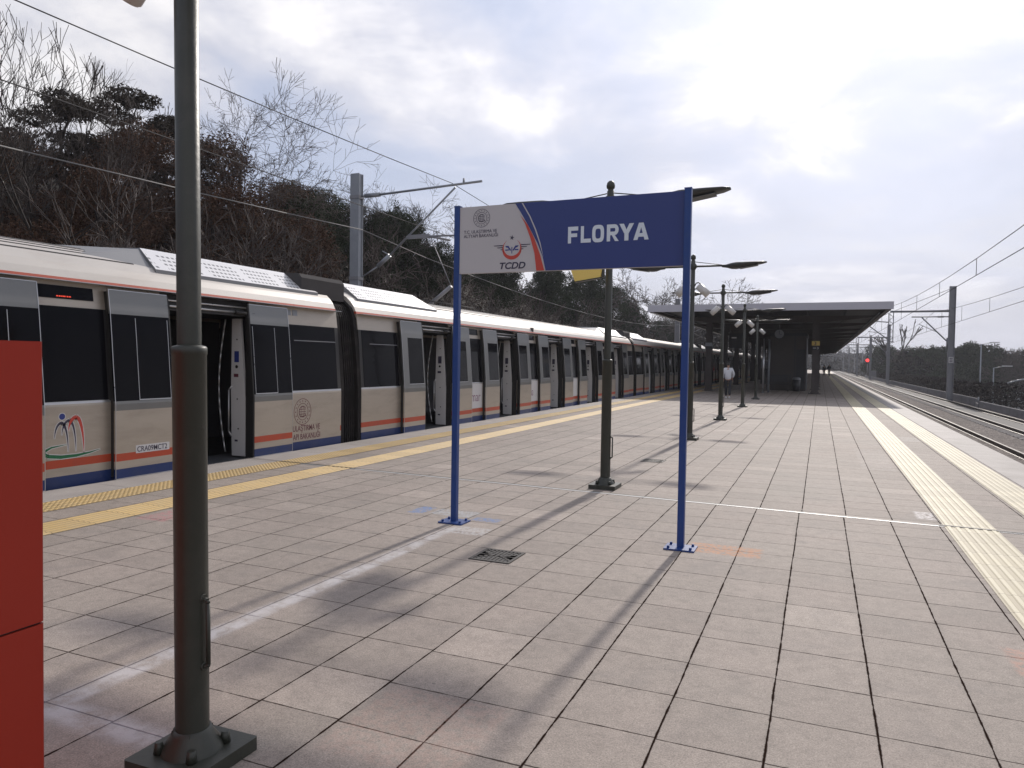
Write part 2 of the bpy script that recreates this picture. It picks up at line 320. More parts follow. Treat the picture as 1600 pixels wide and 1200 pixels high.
def perforated():
    m = bpy.data.materials.new('perforated_white_panel'); m.use_nodes = True; t = NT(m.node_tree); t.n.clear()
    o = t.node('ShaderNodeTexCoord').outputs['Object']; s = t.sep(o); y, z = s[1], s[2]
    row = t.m('FLOOR', t.m('DIVIDE', z, 0.062))
    yy = t.m('ADD', t.m('DIVIDE', y, 0.085), t.m('MULTIPLY', row, 0.5))
    fy = t.m('FRACT', yy); fz = t.m('FRACT', t.m('DIVIDE', z, 0.062))
    slot = t.m('MULTIPLY', t.m('LESS_THAN', fy, 0.6), t.m('LESS_THAN', fz, 0.42))
    blk = t.m('FRACT', t.m('DIVIDE', y, 0.80)); bm_ = t.m('LESS_THAN', blk, 0.80)
    gz = t.m('MULTIPLY', t.m('GREATER_THAN', z, 2.70), t.m('LESS_THAN', z, 2.965))
    f = t.m('MULTIPLY', t.m('MULTIPLY', slot, bm_), gz)
    c = t.mix(t.m('MULTIPLY', f, 0.82), (0.72, 0.71, 0.71), (0.05, 0.05, 0.055))
    p = t.node('ShaderNodeBsdfPrincipled', {'Base Color': c, 'Roughness': 0.34, 'Metallic': 0.15})
    t.node('ShaderNodeOutputMaterial', {0: p.outputs[0]}); return m
M['perf'] = perforated()
M['unitgrey'] = mat('roof_unit_grey', (0.22, 0.22, 0.225), 0.45, 0.2, 0.1, 2)
M['unitdark'] = mat('roof_unit_dark', (0.070, 0.066, 0.066), 0.9, 0.0, 0.1, 2, spec=0.08)

# ------------------------------------------------------------------ mesh helpers
class MB:
    def __init__(s): s.v = []; s.f = []; s.mi = []; s.sm = []
    def add(s, vs, fs, mi=0, smooth=False):
        b = len(s.v); s.v += [tuple(p) for p in vs]
        for f in fs: s.f.append(tuple(b + i for i in f)); s.mi.append(mi); s.sm.append(smooth)
    def box(s, x0, x1, y0, y1, z0, z1, mi=0, bev=0.0):
        if bev:
            s.prism([(x0 + bev, y0), (x1 - bev, y0), (x1, y0 + bev), (x1, y1 - bev), (x1 - bev, y1), (x0 + bev, y1), (x0, y1 - bev), (x0, y0 + bev)], z0, z1, 'z', mi); return
        v = [(x0, y0, z0), (x1, y0, z0), (x1, y1, z0), (x0, y1, z0), (x0, y0, z1), (x1, y0, z1), (x1, y1, z1), (x0, y1, z1)]
        s.add(v, [(3, 2, 1, 0), (4, 5, 6, 7), (0, 1, 5, 4), (1, 2, 6, 5), (2, 3, 7, 6), (3, 0, 4, 7)], mi)
    def prism(s, pts, a, b, axis='y', mi=0, mis=None, smooth=False, caps=True):
        """extrude a 2D polygon; axis y: pts are (x,z); axis z: (x,y); axis x: (y,z)"""
        n = len(pts)
        def P(p, t):
            return (p[0], t, p[1]) if axis == 'y' else ((p[0], p[1], t) if axis == 'z' else (t, p[0], p[1]))
        v = [P(p, a) for p in pts] + [P(p, b) for p in pts]; base = len(s.v); s.v += v
        for i in range(n):
            j = (i + 1) % n; s.f.append((base + i, base + j, base + n + j, base + n + i)); s.mi.append(mis[i] if mis else mi); s.sm.append(smooth)
        if caps:
            s.f.append(tuple(base + i for i in range(n - 1, -1, -1))); s.mi.append(mi); s.sm.append(False)
            s.f.append(tuple(base + n + i for i in range(n))); s.mi.append(mi); s.sm.append(False)
    def cyl(s, p0, p1, r0, r1=None, n=12, mi=0, caps=True):
        r1 = r0 if r1 is None else r1
        p0 = Vector(p0); p1 = Vector(p1); ax = (p1 - p0)
        if ax.length < 1e-9: return
        ax.normalize(); t = Vector((1, 0, 0)) if abs(ax.x) < 0.9 else Vector((0, 1, 0)); u = ax.cross(t).normalized(); w_ = ax.cross(u)
        vs = []
        for p, r in ((p0, r0), (p1, r1)):
            for i in range(n):
                a = 2 * math.pi * i / n; vs.append(p + u * (r * math.cos(a)) + w_ * (r * math.sin(a)))
        b = len(s.v); s.v += [tuple(q) for q in vs]
        for i in range(n):
            j = (i + 1) % n; s.f.append((b + i, b + j, b + n + j, b + n + i)); s.mi.append(mi); s.sm.append(True)
        if caps:
            s.f.append(tuple(b + i for i in range(n - 1, -1, -1))); s.mi.append(mi); s.sm.append(False)
            s.f.append(tuple(b + n + i for i in range(n))); s.mi.append(mi); s.sm.append(False)
    def lathe(s, prof, c=(0, 0, 0), n=20, mi=0):
        b = len(s.v)
        for r, z in prof:
            for i in range(n):
                a = 2 * math.pi * i / n; s.v.append((c[0] + r * math.cos(a), c[1] + r * math.sin(a), c[2] + z))
        for k in range(len(prof) - 1):
            for i in range(n):
                j = (i + 1) % n; s.f.append((b + k * n + i, b + k * n + j, b + (k + 1) * n + j, b + (k + 1) * n + i)); s.mi.append(mi); s.sm.append(True)
    def tube(s, pts, r, n=6, mi=0):
        for a, b in zip(pts[:-1], pts[1:]): s.cyl(a, b, r, r, n, mi, True)
    def poly(s, pts3, mi=0): s.add(pts3, [tuple(range(len(pts3)))], mi)
    def build(s, name, mats, parent=None, loc=None, kind=None, label=None):
        me = bpy.data.meshes.new(name); me.from_pydata(s.v, [], s.f)
        if not isinstance(mats, (list, tuple)): mats = [mats]
        for m in mats: me.materials.append(m)
        me.polygons.foreach_set('material_index', s.mi); me.polygons.foreach_set('use_smooth', s.sm)
        bm = bmesh.new(); bm.from_mesh(me); bmesh.ops.recalc_face_normals(bm, faces=bm.faces); bm.to_mesh(me); bm.free()
        o = bpy.data.objects.new(name, me); COL.objects.link(o)
        if parent is not None: o.parent = parent
        if loc is not None: o.location = loc
        if kind: o['kind'] = kind
        if label: o['label'] = label
        return o
def npmesh(name, verts, faces, mats, parent=None, mi=None, smooth=False):
    me = bpy.data.meshes.new(name); verts = np.asarray(verts, np.float32); faces = np.asarray(faces, np.int32)
    k = faces.shape[1]
    me.vertices.add(len(verts)); me.vertices.foreach_set('co', verts.ravel())
    me.loops.add(faces.size); me.loops.foreach_set('vertex_index', faces.ravel())
    me.polygons.add(len(faces)); me.polygons.foreach_set('loop_start', np.arange(0, faces.size, k, dtype=np.int32))
    if not isinstance(mats, (list, tuple)): mats = [mats]
    for m in mats: me.materials.append(m)
    if mi is not None: me.polygons.foreach_set('material_index', np.asarray(mi, np.int32))
    if smooth: me.polygons.foreach_set('use_smooth', np.ones(len(faces), bool))
    me.update(calc_edges=True)
    o = bpy.data.objects.new(name, me); COL.objects.link(o)
    if parent is not None: o.parent = parent
    return o
def thing(name, label, cat, loc=(0, 0, 0), group=None, rz=0.0):
    o = bpy.data.objects.new(name, None); COL.objects.link(o); o.location = loc; o.rotation_euler = (0, 0, rz)
    o.empty_display_size = 0.2; o['label'] = label; o['category'] = cat
    if group: o['group'] = group
    return o
def tag(o, label, cat, group=None):
    o['label'] = label; o['category'] = cat
    if group: o['group'] = group
    return o
KIDS = {}
def copytree(o, parent=None):
    c = o.copy(); COL.objects.link(c); c.parent = parent
    for ch in [x for x in o.children]: copytree(ch, c)
    return c
def dup(o, label, loc=None, rz=None, scale=None, group=None):
    c = copytree(o); c['label'] = label
    if loc is not None: c.location = loc
    if rz is not None: c.rotation_euler = (0, 0, rz)
    if scale is not None: c.scale = scale
    if group: c['group'] = group
    return c
def text_mesh(name, body, m, parent, size, org, face='train', sx=1.0, shear=0.0, off=0.0, ext=0.0008, align='LEFT', label=None):
    """text turned to a mesh; face 'train' looks along +X (reads along +Y), 'sign' looks along -Y (reads along +X)"""
    cu = bpy.data.curves.new(name, 'FONT'); cu.body = body; cu.size = size; cu.shear = shear; cu.offset = off; cu.extrude = ext; cu.align_x = align
    tmp = bpy.data.objects.new('tmp_text', cu); COL.objects.link(tmp)
    bpy.context.view_layer.update()
    dg = bpy.context.evaluated_depsgraph_get(); me = bpy.data.meshes.new_from_object(tmp.evaluated_get(dg))
    bpy.data.objects.remove(tmp); bpy.data.curves.remove(cu)
    X, Y, Z = ((0, 1, 0), (0, 0, 1), (1, 0, 0)) if face == 'train' else ((1, 0, 0), (0, 0, 1), (0, -1, 0))
    for v in me.vertices:
        p = v.co; q = [org[i] + X[i] * p.x * sx + Y[i] * p.y + Z[i] * p.z for i in range(3)]; v.co = q
    me.materials.clear(); me.materials.append(m); me.name = name
    o = bpy.data.objects.new(name, me); COL.objects.link(o); o.parent = parent
    if label: o['label'] = label
    return o

# ------------------------------------------------------------------ setting: ground, trackbed, platform
def hgt(x, y):
    x = np.asarray(x, float); y = np.asarray(y, float)
    L = np.clip((-x - 13.6) / 22.0, 0, 1); hill = (L * L * (3 - 2 * L)) * 10.0 * np.clip(1.15 - np.clip((y - 60) / 320.0, 0, 1) * 0.9, 0.1, 1.2)
    Rr = np.clip((x - 10.6) / 6.0, 0, 1); dip = -3.6 * Rr * Rr * (3 - 2 * Rr)
    far = np.clip((np.hypot(x, y) - 600) / 1200, 0, 1) * 26
    wob = (np.sin(x * 0.31 + y * 0.17) * 0.35 + np.sin(y * 0.43 - x * 0.11) * 0.3) * (L > 0.12) * np.clip(L * 3, 0, 1)
    return -1.13 + hill + dip * (1 - np.clip((x - 90) / 300, 0, 1)) + far + wob
xs = np.concatenate([[-1800, -900, -400, -200, -120, -80, -60, -50, -44], np.arange(-40, -13, 1.5), [-13, -10, 0, 10.4], np.arange(11, 18, 1.0), [22, 30, 45, 60, 90, 140, 250, 500, 1000, 1800]])
ys = np.concatenate([[-1500, -600, -200, -80, -40], np.arange(-20, 180, 4.0), np.arange(190, 420, 20), [480, 600, 800, 1100, 1500, 2200, 3200]])
gxx, gyy = np.meshgrid(xs, ys); vz = hgt(gxx, gyy)
vv = np.stack([gxx.ravel(), gyy.ravel(), vz.ravel()], 1); nx_ = len(xs); q = []
for j in range(len(ys) - 1):
    for i in range(nx_ - 1): a = j * nx_ + i; q.append((a, a + 1, a + nx_ + 1, a + nx_))
g = npmesh('ground', vv, q, M['ground'], smooth=True); g['kind'] = 'structure'
mb = MB(); mb.box(-13.2, -7.5, -60, 420, -1.30, -1.085); mb.box(2.9, 6.75, -60, 420, -1.30, -1.018); mb.box(6.75, 9.85, -60, 420, -1.30, -1.085); b_ = mb.build('ballast', M['ballast'], kind='structure')
mb = MB(); mb.box(7.55, 8.65, -60, 420, -1.2, -1.02); mb.build('track_bed', mat('track_centre_gravel', (0.17, 0.16, 0.145), 0.9, 0, 0.25, 1.5, 0.5, 20), kind='structure')
mb = MB(); mb.box(24, 31, -60, 420, -4.72, -4.60); mb.build('road', M['asphalt'], kind='structure')

PX0, PX1, PY0, PY1 = -7.93, 3.05, -14.0, 290.0
mb = MB(); mb.add([(-7.33, PY0, 0), (2.45, PY0, 0), (2.45, PY1, 0), (-7.33, PY1, 0)], [(0, 1, 2, 3)]); mb.build('platform_paving', M['paving'], kind='structure')
mb = MB()
for (a, b, c_, d_) in ((PX0, -7.33, PX0 + 0.22, -7.33), (2.45, PX1, 2.45, PX1 - 0.22)):
    mb.prism([(a, -0.14), (a, -0.012), (a + 0.012, 0.003), (b - 0.012, 0.003), (b, -0.012), (b, -0.14)], PY0, PY1)
mb.build('platform_edge', M['coping'], kind='structure')
mb = MB(); mb.box(-7.70, 2.82, PY0 + 0.02, PY1 - 0.02, -1.2, -0.144); mb.build('platform_base', M['wall'], kind='structure')
# expansion joint running across
mb = MB(); y0, y1 = 8.53, 7.99
def jt(x): return 8.53 + (x + 7.74) * (7.985 - 8.53) / 10.1
for (oa, ob, z, k) in ((-0.026, 0.006, 0.0035, 1), (0.006, 0.036, 0.0065, 0)):
    mb.add([(-7.3, jt(-7.3) + oa, z), (2.44, jt(2.44) + oa, z), (2.44, jt(2.44) + ob, z), (-7.3, jt(-7.3) + ob, z)], [(0, 1, 2, 3)], k)
mb.add([(-7.93, jt(-7.93) + .0, .0125), (-5.9, jt(-5.9) + .0, .0125), (-5.9, jt(-5.9) + .022, .0125), (-7.93, jt(-7.93) + .022, .0125)], [(0, 1, 2, 3)], 0)
mb.add([(1.10, jt(1.10) + .0, .0125), (3.04, jt(3.04) + .0, .0125), (3.04, jt(3.04) + .026, .0125), (1.10, jt(1.10) + .026, .0125)], [(0, 1, 2, 3)], 0)
mb.build('expansion_joint', [M['rubber'], mat('joint_metal', (0.72, 0.71, 0.69), 0.45, 0.1, 0.15, 3)], kind='structure')
# tactile paving: real ridges
def ridged(name, x0, x1, m, n=6):
    mb = MB(); mb.add([(x0, PY0, 0.004), (x1, PY0, 0.004), (x1, PY1, 0.004), (x0, PY1, 0.004)], [(0, 1, 2, 3)])
    pitch = (x1 - x0) / n
    for i in range(n):
        c = x0 + pitch * (i + 0.5); hw = pitch * 0.30; t_ = pitch * 0.19
        mb.prism([(c - hw, 0.0042), (c - t_, 0.0095), (c + t_, 0.0095), (c + hw, 0.0042)], PY0, PY1)
    return mb.build(name, m, kind='structure')
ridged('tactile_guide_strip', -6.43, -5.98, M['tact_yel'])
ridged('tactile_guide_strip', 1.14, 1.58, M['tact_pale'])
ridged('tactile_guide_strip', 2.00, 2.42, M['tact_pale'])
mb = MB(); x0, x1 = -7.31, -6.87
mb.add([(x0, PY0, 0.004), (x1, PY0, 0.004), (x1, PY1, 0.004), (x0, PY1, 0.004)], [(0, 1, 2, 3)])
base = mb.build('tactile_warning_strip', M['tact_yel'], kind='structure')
ox = []; fc = []
k8 = [(math.cos(a * math.pi / 3), math.sin(a * math.pi / 3)) for a in range(6)]
yy = 3.2; row = 0
while yy < 62:
    for i in range(7):
        cx = x0 + 0.0315 + i * 0.063; b = len(ox)
        for cc, ss in k8: ox.append((cx + 0.021 * cc, yy + 0.021 * ss, 0.0042))
        for cc, ss in k8: ox.append((cx + 0.013 * cc, yy + 0.013 * ss, 0.010))
        for k in range(6): fc.append((b + k, b + (k + 1) % 6, b + 6 + (k + 1) % 6, b + 6 + k))
        fc.append((b + 6, b + 7, b + 8, b + 9)); fc.append((b + 9, b + 10, b + 11, b + 6))
    yy += 0.0583
o = npmesh('tactile_domes', ox, fc, M['tact_yel']); o['kind'] = 'structure'

# tracks -----------------------------------------------------------
def make_track(label):
    t = thing('railway_track', label, 'railway track', (8.1, 0, -1.085), 'railway tracks')
    for s_ in (-1, 1):
        c = s_ * 0.75; mb = MB()
        mb.prism([(c - .07, .05), (c + .07, .05), (c + .07, .065), (c + .012, .08), (c + .012, .155), (c + .035, .165), (c + .035, .20), (c - .035, .20), (c - .035, .165), (c - .012, .155), (c - .012, .08), (c - .07, .065)], -60, 420, 'y')
        mb.build('rail', M['rail'], t)
    sp = MB(); sp.box(-1.25, 1.25, -.12, .12, -.02, .05)
    s0 = sp.build('sleeper', M['sleeper'], t, loc=(0, 24.0, 0))
    for k in range(1, 100):
        c = s0.copy(); COL.objects.link(c); c.parent = t; c.location = (0, 24.0 + 0.62 * k, 0)
    mb = MB()
    for k in range(500):
        y = 24.0 + 0.62 * (100 + k)
        mb.box(-1.25, 1.25, y - .12, y + .12, -.02, .05)
    for k in range(1, 120):
        y = 24.0 - 0.62 * k
        mb.box(-1.25, 1.25, y - .12, y + .12, -.02, .05)
    o = mb.build('distant_sleepers', M['sleeper'], t); o['kind'] = 'stuff'
    return t
tr = make_track('open railway track with two dark rails, beside the low concrete wall')
tr2 = dup(tr, 'railway track right against the right platform edge', loc=(4.66, 0, -1.085))
tr3 = thing('railway_track', 'railway track hidden beneath the standing train', 'railway track', (-9.5, 0, -1.085), 'railway tracks')
for ch in [c for c in tr.children if c.name.startswith('rail')]:
    c = ch.copy(); COL.objects.link(c); c.parent = tr3

# concrete barrier wall on the right
t = thing('barrier_wall', 'low grey concrete wall along the far side of the right tracks', 'wall', (9.75, 0, -1.1))
mb = MB(); mb.prism([(0, 0), (0.16, 0), (0.12, .46), (0.03, .46)], 10, 56.5, 'y'); mb.build('wall_panel', M['wall'], t)
mb = MB(); mb.prism([(0, 0), (0.16, 0), (0.12, .60), (0.03, .60)], 57.3, 190, 'y'); mb.build('wall_panel', M['wall'], t)
mb = MB(); mb.box(-0.05, 0.2, 56.5, 57.3, 0, .30); mb.cyl((0.05, 56.9, .3), (0.05, 56.9, .72), .05, n=8); mb.build('gap_post', M['galv_dk'], t)

# ------------------------------------------------------------------ platform lamps
def make_lamp(label, loc):
    t = thing('platform_lamp', label, 'street lamp', loc, 'platform lamp posts')
    mb = MB(); mb.box(-.165, .165, -.165, .165, 0, .050, bev=.006); mb.build('base_plate', M['olive'], t)
    mb = MB(); mb.lathe([(.112, .050), (.104, .07), (.074, .115), (.068, .13), (0.0, .131)], n=24)
    for a in range(4):
        x, y = .115 * math.cos(a * math.pi / 2 + .78), .115 * math.sin(a * math.pi / 2 + .78)
        mb.cyl((x, y, .052), (x, y, .095), .020, .014, 8)
        mb.prism([(x * .62 - .008, .052), (x * .62 + .008, .052), (x * .55, .13)], y * .62 - .006, y * .62 + .006, 'y')
    mb.build('base_collar', M['olive'], t)
    mb = MB(); mb.lathe([(.0605, .12), (.0605, 1.535), (.063, 1.537), (.063, 1.562), (.057, 1.568), (.0425, 1.572)], n=28)
    mb.build('lower_pole', M['olive'], t)
    mb = MB(); mb.lathe([(.0425, 1.56), (.0425, 3.60), (.034, 3.605), (.034, 3.625), (.048, 3.635), (.052, 3.665), (.044, 3.70), (.022, 3.722), (0.0, 3.728)], n=24)
    mb.build('upper_pole', M['olive'], t)
    mb = MB(); mb.tube([(.054, .0, .625), (.080, 0, .622), (.082, 0, .612), (.082, 0, .385), (.080, 0, .375), (.054, 0, .370)], .0085, 8); mb.cyl((.05, 0, .628), (.066, 0, .628), .016, n=10)
    mb.cyl((.05, 0, .370), (.066, 0, .370), .016, n=10); mb.build('cable_guard', M['olive'], t)
    mb = MB(); mb.cyl((-.74, 0, 3.485), (.74, 0, 3.485), .020, n=12); mb.cyl((-.07, 0, 3.485), (.07, 0, 3.485), .034, n=12); mb.lathe([(.055, 3.43), (.060, 3.44), (.060, 3.53), (.055, 3.54)], n=20)
    mb.build('cross_arm', M['olive'], t)
    for s_ in (-1, 1):
        # teardrop LED head, long axis across the platform
        mb = MB(); st = [(0.56, .030, .026), (0.66, .045, .045), (0.74, .105, .075), (0.84, .145, .085), (0.98, .155, .068), (1.15, .150, .048), (1.32, .115, .030), (1.40, .050, .014)]
        n = 14; vs = []
        for (x, hw, hh) in st:
            zc = 3.478 + (x - .58) * 0.060
            for k in range(n):
                a = 2 * math.pi * k / n; ca, sa = math.cos(a), math.sin(a)
                vs.append((s_ * x, hw * math.copysign(abs(ca) ** .7, ca), zc + (hh * .55 if sa > 0 else hh) * sa))
        fs = []
        for i in range(len(st) - 1):
            for k in range(n): fs.append((i * n + k, i * n + (k + 1) % n, (i + 1) * n + (k + 1) % n, (i + 1) * n + k))
        fs.append(tuple(range(n))); fs.append(tuple((len(st) - 1) * n + k for k in range(n)))
        mb.add(vs, fs, 0, True)
        hd = mb.build('lamp_head', M['olive_lt'], t)
        mb = MB(); mb.prism([(s_ * .90, 3.412), (s_ * 1.24, 3.466), (s_ * 1.24, 3.474), (s_ * .90, 3.422)], -.10, .10, 'y'); mb.build('lens', M['olive_lt'], hd)
        mb = MB(); mb.cyl((s_ * .045, 0, 3.575), (s_ * .56, 0, 3.500), .007, n=6); mb.build('stay_rod', M['olive'], t)
        # loudspeaker, drooping outwards
        a = Vector((s_ * .125, -.02, 3.080)); dr = Vector((s_ * .74, 0, -.67)).normalized()
        mb = MB(); mb.cyl(a, a + dr * .24, .074, .074, 20); mb.cyl(a + dr * .24, a + dr * .247, .068, .068, 20); mb.cyl(a - dr * .02, a, .06, .074, 20)
        mb.build('loudspeaker', M['speaker'], t)
        mb = MB(); pts = [(s_ * .04, -.02, 3.09), (s_ * .07, -.02, 3.15), (s_ * .12, -.02, 3.16), (s_ * .17, -.02, 3.12)]; mb.tube(pts, .011, 8)
        mb.cyl((s_ * .04, 0, 3.03), (s_ * .14, -.02, 3.06), .012, n=8); mb.build('speaker_bracket', M['olive'], t)
    return t
LAMPS = [(-2.148, 2.035), (-2.385, 8.62), (-2.40, 14.95), (-2.49, 20.65), (-2.55, 27.5), (-2.60, 34.0), (-2.64, 40.6)]
LL = ['nearest olive lamp post, large in the left foreground with a square base plate',
      'olive lamp post standing behind the blue station name sign',
      'third olive lamp post, mostly hidden behind the right blue sign leg',
      'fourth olive lamp post with two white loudspeakers, in front of the walking person',
      'fifth olive lamp post, between the walking person and the dark kiosk',
      'sixth olive lamp post, farthest one standing on the canopy shadow edge',
      'seventh olive lamp post, deep in shade under the canopy front']
lamp0 = make_lamp(LL[0], (*LAMPS[0], 0)); lamp0.rotation_euler = (0, R(-0.75), 0)      # the nearest post leans a little
for (x, y), lb in zip(LAMPS[1:6], LL[1:]): dup(lamp0, lb, loc=(x, y, 0), rz=0.0)
# yellow platform sign on the second lamp
t = thing('hanging_sign', 'small yellow sign box hanging off the lamp post behind the station sign', 'sign', (-2.62, 8.5, 2.5))
mb = MB(); mb.prism([(-.20, .14), (-.15, .01), (.17, .055), (.19, .14), (.19, .42), (-.20, .42)], -.03, .03, 'y'); mb.build('sign_panel', M['yellowsign'], t)
mb = MB(); mb.prism([(-.155, -.004), (.175, .042), (.175, .054), (-.152, .009)], -.035, .035, 'y'); mb.box(.19, .205, -.036, .036, .05, .42); mb.build('sign_frame', M['olive'], t)

# ------------------------------------------------------------------ station name sign
t = thing('station_name_sign', 'blue and white station name board FLORYA on two blue posts', 'sign', (0, 6.10, 0))
for (x, y, dy) in ((-3.147, 0, 0), (-1.025, -.03, 0)):
    mb = MB(); mb.box(x - .028, x + .028, y - .027, y + .027, 0.012, 2.955, bev=.003); mb.box(x - .030, x + .030, y - .029, y + .029, 2.955, 2.965)
    p = mb.build('post', M['blue'], t)
    mb = MB(); mb.box(x - .125, x + .125, y - .10, y + .10, 0.001, .013, bev=.004)
    for a in (-1, 1):
        for b in (-1, 1): mb.cyl((x + a * .09, y + b * .065, .013), (x + a * .09, y + b * .065, .032), .012, n=6)
    mb.build('foot_plate', M['blue'], p)
mb = MB(); mb.box(-3.118, -1.054, -.018, .022, 2.336, 2.948); pn = mb.build('panel', M['signwhite'], t)
F = -.018
def flat(name, pts, m, dz, parent, face='sign', ox=0.0):
    mb = MB()
    if face == 'sign': mb.prism([(p[0], p[1]) for p in pts], F - dz, F - dz + 0.0015, 'y')
    else: mb.prism([(p[0], p[1]) for p in pts], ox, ox + dz, 'x')
    return mb.build(name, m, parent)
def frange(a, b, n): return [a + (b - a) * i / (n - 1) for i in range(n)]
blueL = [(-2.562, 2.947), (-2.506, 2.862), (-2.42, 2.722), (-2.345, 2.585), (-2.293, 2.465), (-2.262, 2.337)]
flat('blue_field', blueL + [(-1.055, 2.337), (-1.055, 2.947)], M['signblue'], .003, pn)
flat('white_line', [(-2.487, 2.946), (-2.413, 2.824), (-2.356, 2.702), (-2.313, 2.581), (-2.284, 2.455), (-2.294, 2.487), (-2.324, 2.583), (-2.368, 2.702), (-2.423, 2.822), (-2.499, 2.946)][::1], M['signwhite'], .0055, pn)
flat('red_wedge', [(-2.51, 2.839), (-2.467, 2.768), (-2.41, 2.628), (-2.371, 2.498), (-2.349, 2.339), (-2.274, 2.339), (-2.316, 2.480), (-2.373, 2.625), (-2.439, 2.752)], M['signred'], .0045, pn)
# letters FLORYA (bold grotesque), drawn as outlines
def letter(polys, x, w_, h, z, parent, nm):
    mb = MB()
    for p in polys: mb.prism([(x + a * w_, z + b * h) for a, b in p], F - .0065, F - .0035, 'y')
    o = mb.build(nm, M['letterwhite'], parent); return o
def ring(cx, cz, rx, rz, tx, tz, sq=0.62, n=28):
    out_ = []; 
    def pt(rx_, rz_, a):
        c, s = math.cos(a), math.sin(a); return (cx + rx_ * math.copysign(abs(c) ** sq, c), cz + rz_ * math.copysign(abs(s) ** sq, s))
    for i in range(n):
        a0, a1 = 2 * math.pi * i / n, 2 * math.pi * (i + 1) / n
        out_.append([pt(rx, rz, a0), pt(rx, rz, a1), pt(rx - tx, rz - tz, a1), pt(rx - tx, rz - tz, a0)])
    return out_
LH = .143; LZ = 2.565
Fp = [[(0, 0), (.30, 0), (.30, 1), (0, 1)], [(.30, .76), (1, .76), (1, 1), (.30, 1)], [(.30, .37), (.90, .37), (.90, .59), (.30, .59)]]
Lp = [[(0, 0), (.30, 0), (.30, 1), (0, 1)], [(.30, 0), (1, 0), (1, .23), (.30, .23)]]
Op = ring(.5, .5, .5, .52, .27, .22)
Rp = [[(0, 0), (.28, 0), (.28, 1), (0, 1)], [(.28, .78), (.66, .78), (.66, 1), (.28, 1)], [(.28, .36), (.66, .36), (.66, .57), (.28, .57)], [(.42, .36), (.66, .36), (1, 0), (.69, 0)]]
for i in range(8):
    a0 = -math.pi / 2 + math.pi * i / 8; a1 = -math.pi / 2 + math.pi * (i + 1) / 8
    f_ = lambda a, rx, rz: (.66 + rx * math.cos(a), .68 + rz * math.sin(a))
    Rp.append([f_(a0, .32, .32), f_(a1, .32, .32), f_(a1, .04, .10), f_(a0, .04, .10)])
Yp = [[(.36, 0), (.5, 0), (.5, .64), (.31, 1), (0, 1), (.36, .40)], [(.64, 0), (.64, .40), (1, 1), (.69, 1), (.5, .64), (.5, 0)]]
Ap = [[(0, 0), (.27, 0), (.325, .18), (.5, .18), (.5, .39), (.395, .39), (.5, .74), (.5, 1), (.35, 1)]]; Ap.append([(1 - a, b) for a, b in reversed(Ap[0])])
for nm, pl_, x, w_ in (('F', Fp, -2.057, .092), ('L', Lp, -1.940, .090), ('O', Op, -1.838, .105), ('R', Rp, -1.708, .105), ('Y', Yp, -1.600, .126), ('A', Ap, -1.477, .130)):
    letter(pl_, x, w_, LH, LZ, pn, 'letter')
# ministry emblem: star-studded ring with a globe mark
def emblem(parent, cx, cz, r, m, face='sign', ox=0.0, dz=.001):
    mb = MB()
    def put(pts):
        if face == 'sign': mb.prism([(cx + a * r, cz + b * r) for a, b in pts], F - dz - .0008, F - dz + .0004, 'y')
        else: mb.prism([(cx + a * r, cz + b * r) for a, b in pts], ox, ox + dz, 'x')
    def arc(rad, wd, a0=0, a1=360, n=36, ex=1.0, ox_=0, oz_=0):
        for i in range(n):
            t0, t1 = R(a0 + (a1 - a0) * i / n), R(a0 + (a1 - a0) * (i + 1) / n)
            put([(ox_ + ex * (rad + wd) * math.cos(t0), oz_ + (rad + wd) * math.sin(t0)), (ox_ + ex * (rad + wd) * math.cos(t1), oz_ + (rad + wd) * math.sin(t1)), (ox_ + ex * (rad - wd) * math.cos(t1), oz_ + (rad - wd) * math.sin(t1)), (ox_ + ex * (rad - wd) * math.cos(t0), oz_ + (rad - wd) * math.sin(t0))])
    arc(.97, .022); arc(.62, .02)
    for k in range(16):
        a = 2 * math.pi * k / 16; sx_, sz_ = .80 * math.cos(a), .80 * math.sin(a)
        put([(sx_ + (.075 if j % 2 == 0 else .032) * math.sin(j * math.pi / 5), sz_ + (.075 if j % 2 == 0 else .032) * math.cos(j * math.pi / 5)) for j in range(10)])
    arc(.40, .030, 40, 330, 24); arc(.40, .022, 0, 360, 20, .45)
    for zz_ in (-.18, 0, .18): put([(-.38, zz_ - .022), (.36, zz_ - .022), (.36, zz_ + .022), (-.38, zz_ + .022)])
    put([(-.30, -.40), (.42, -.34), (.42, -.29), (-.30, -.35)])
    return mb.build('emblem', m, parent)
emblem(pn, -2.896, 2.838, .085, M['ink'])
text_mesh('lettering', 'T.C. ULAŞTIRMA VE', M['ink'], pn, .0415, (-3.076, F - .001, 2.703), 'sign', sx=.92, off=.0)
text_mesh('lettering', 'ALTYAPI BAKANLIĞI', M['ink'], pn, .0415, (-3.076, F - .001, 2.664), 'sign', sx=.92, off=.0)
text_mesh('lettering', 'TCDD', M['ink'], pn, .081, (-2.718, F - .001, 2.366), 'sign', sx=1.13, shear=.22, off=.0022)
mb = MB()                                              # winged wheel and crescent with star
def fs_(pts, mi): mb.prism(pts, F - .0018, F - .0005, 'y', mi)
for i in range(26):
    a0, a1 = R(125 + 290 * i / 26), R(125 + 290 * (i + 1) / 26)
    def cr(a):
        k = math.sin((math.degrees(a) - 125) / 290 * math.pi); o_ = (-2.590 + .094 * math.cos(a), 2.541 + .094 * math.sin(a)); w_ = .002 + .032 * k ** 1.6
        return o_, (-2.590 + (.094 - w_) * math.cos(a), 2.541 + (.094 - w_) * math.sin(a))
    p0, q0 = cr(a0); p1, q1 = cr(a1); fs_([p0, p1, q1, q0], 1)
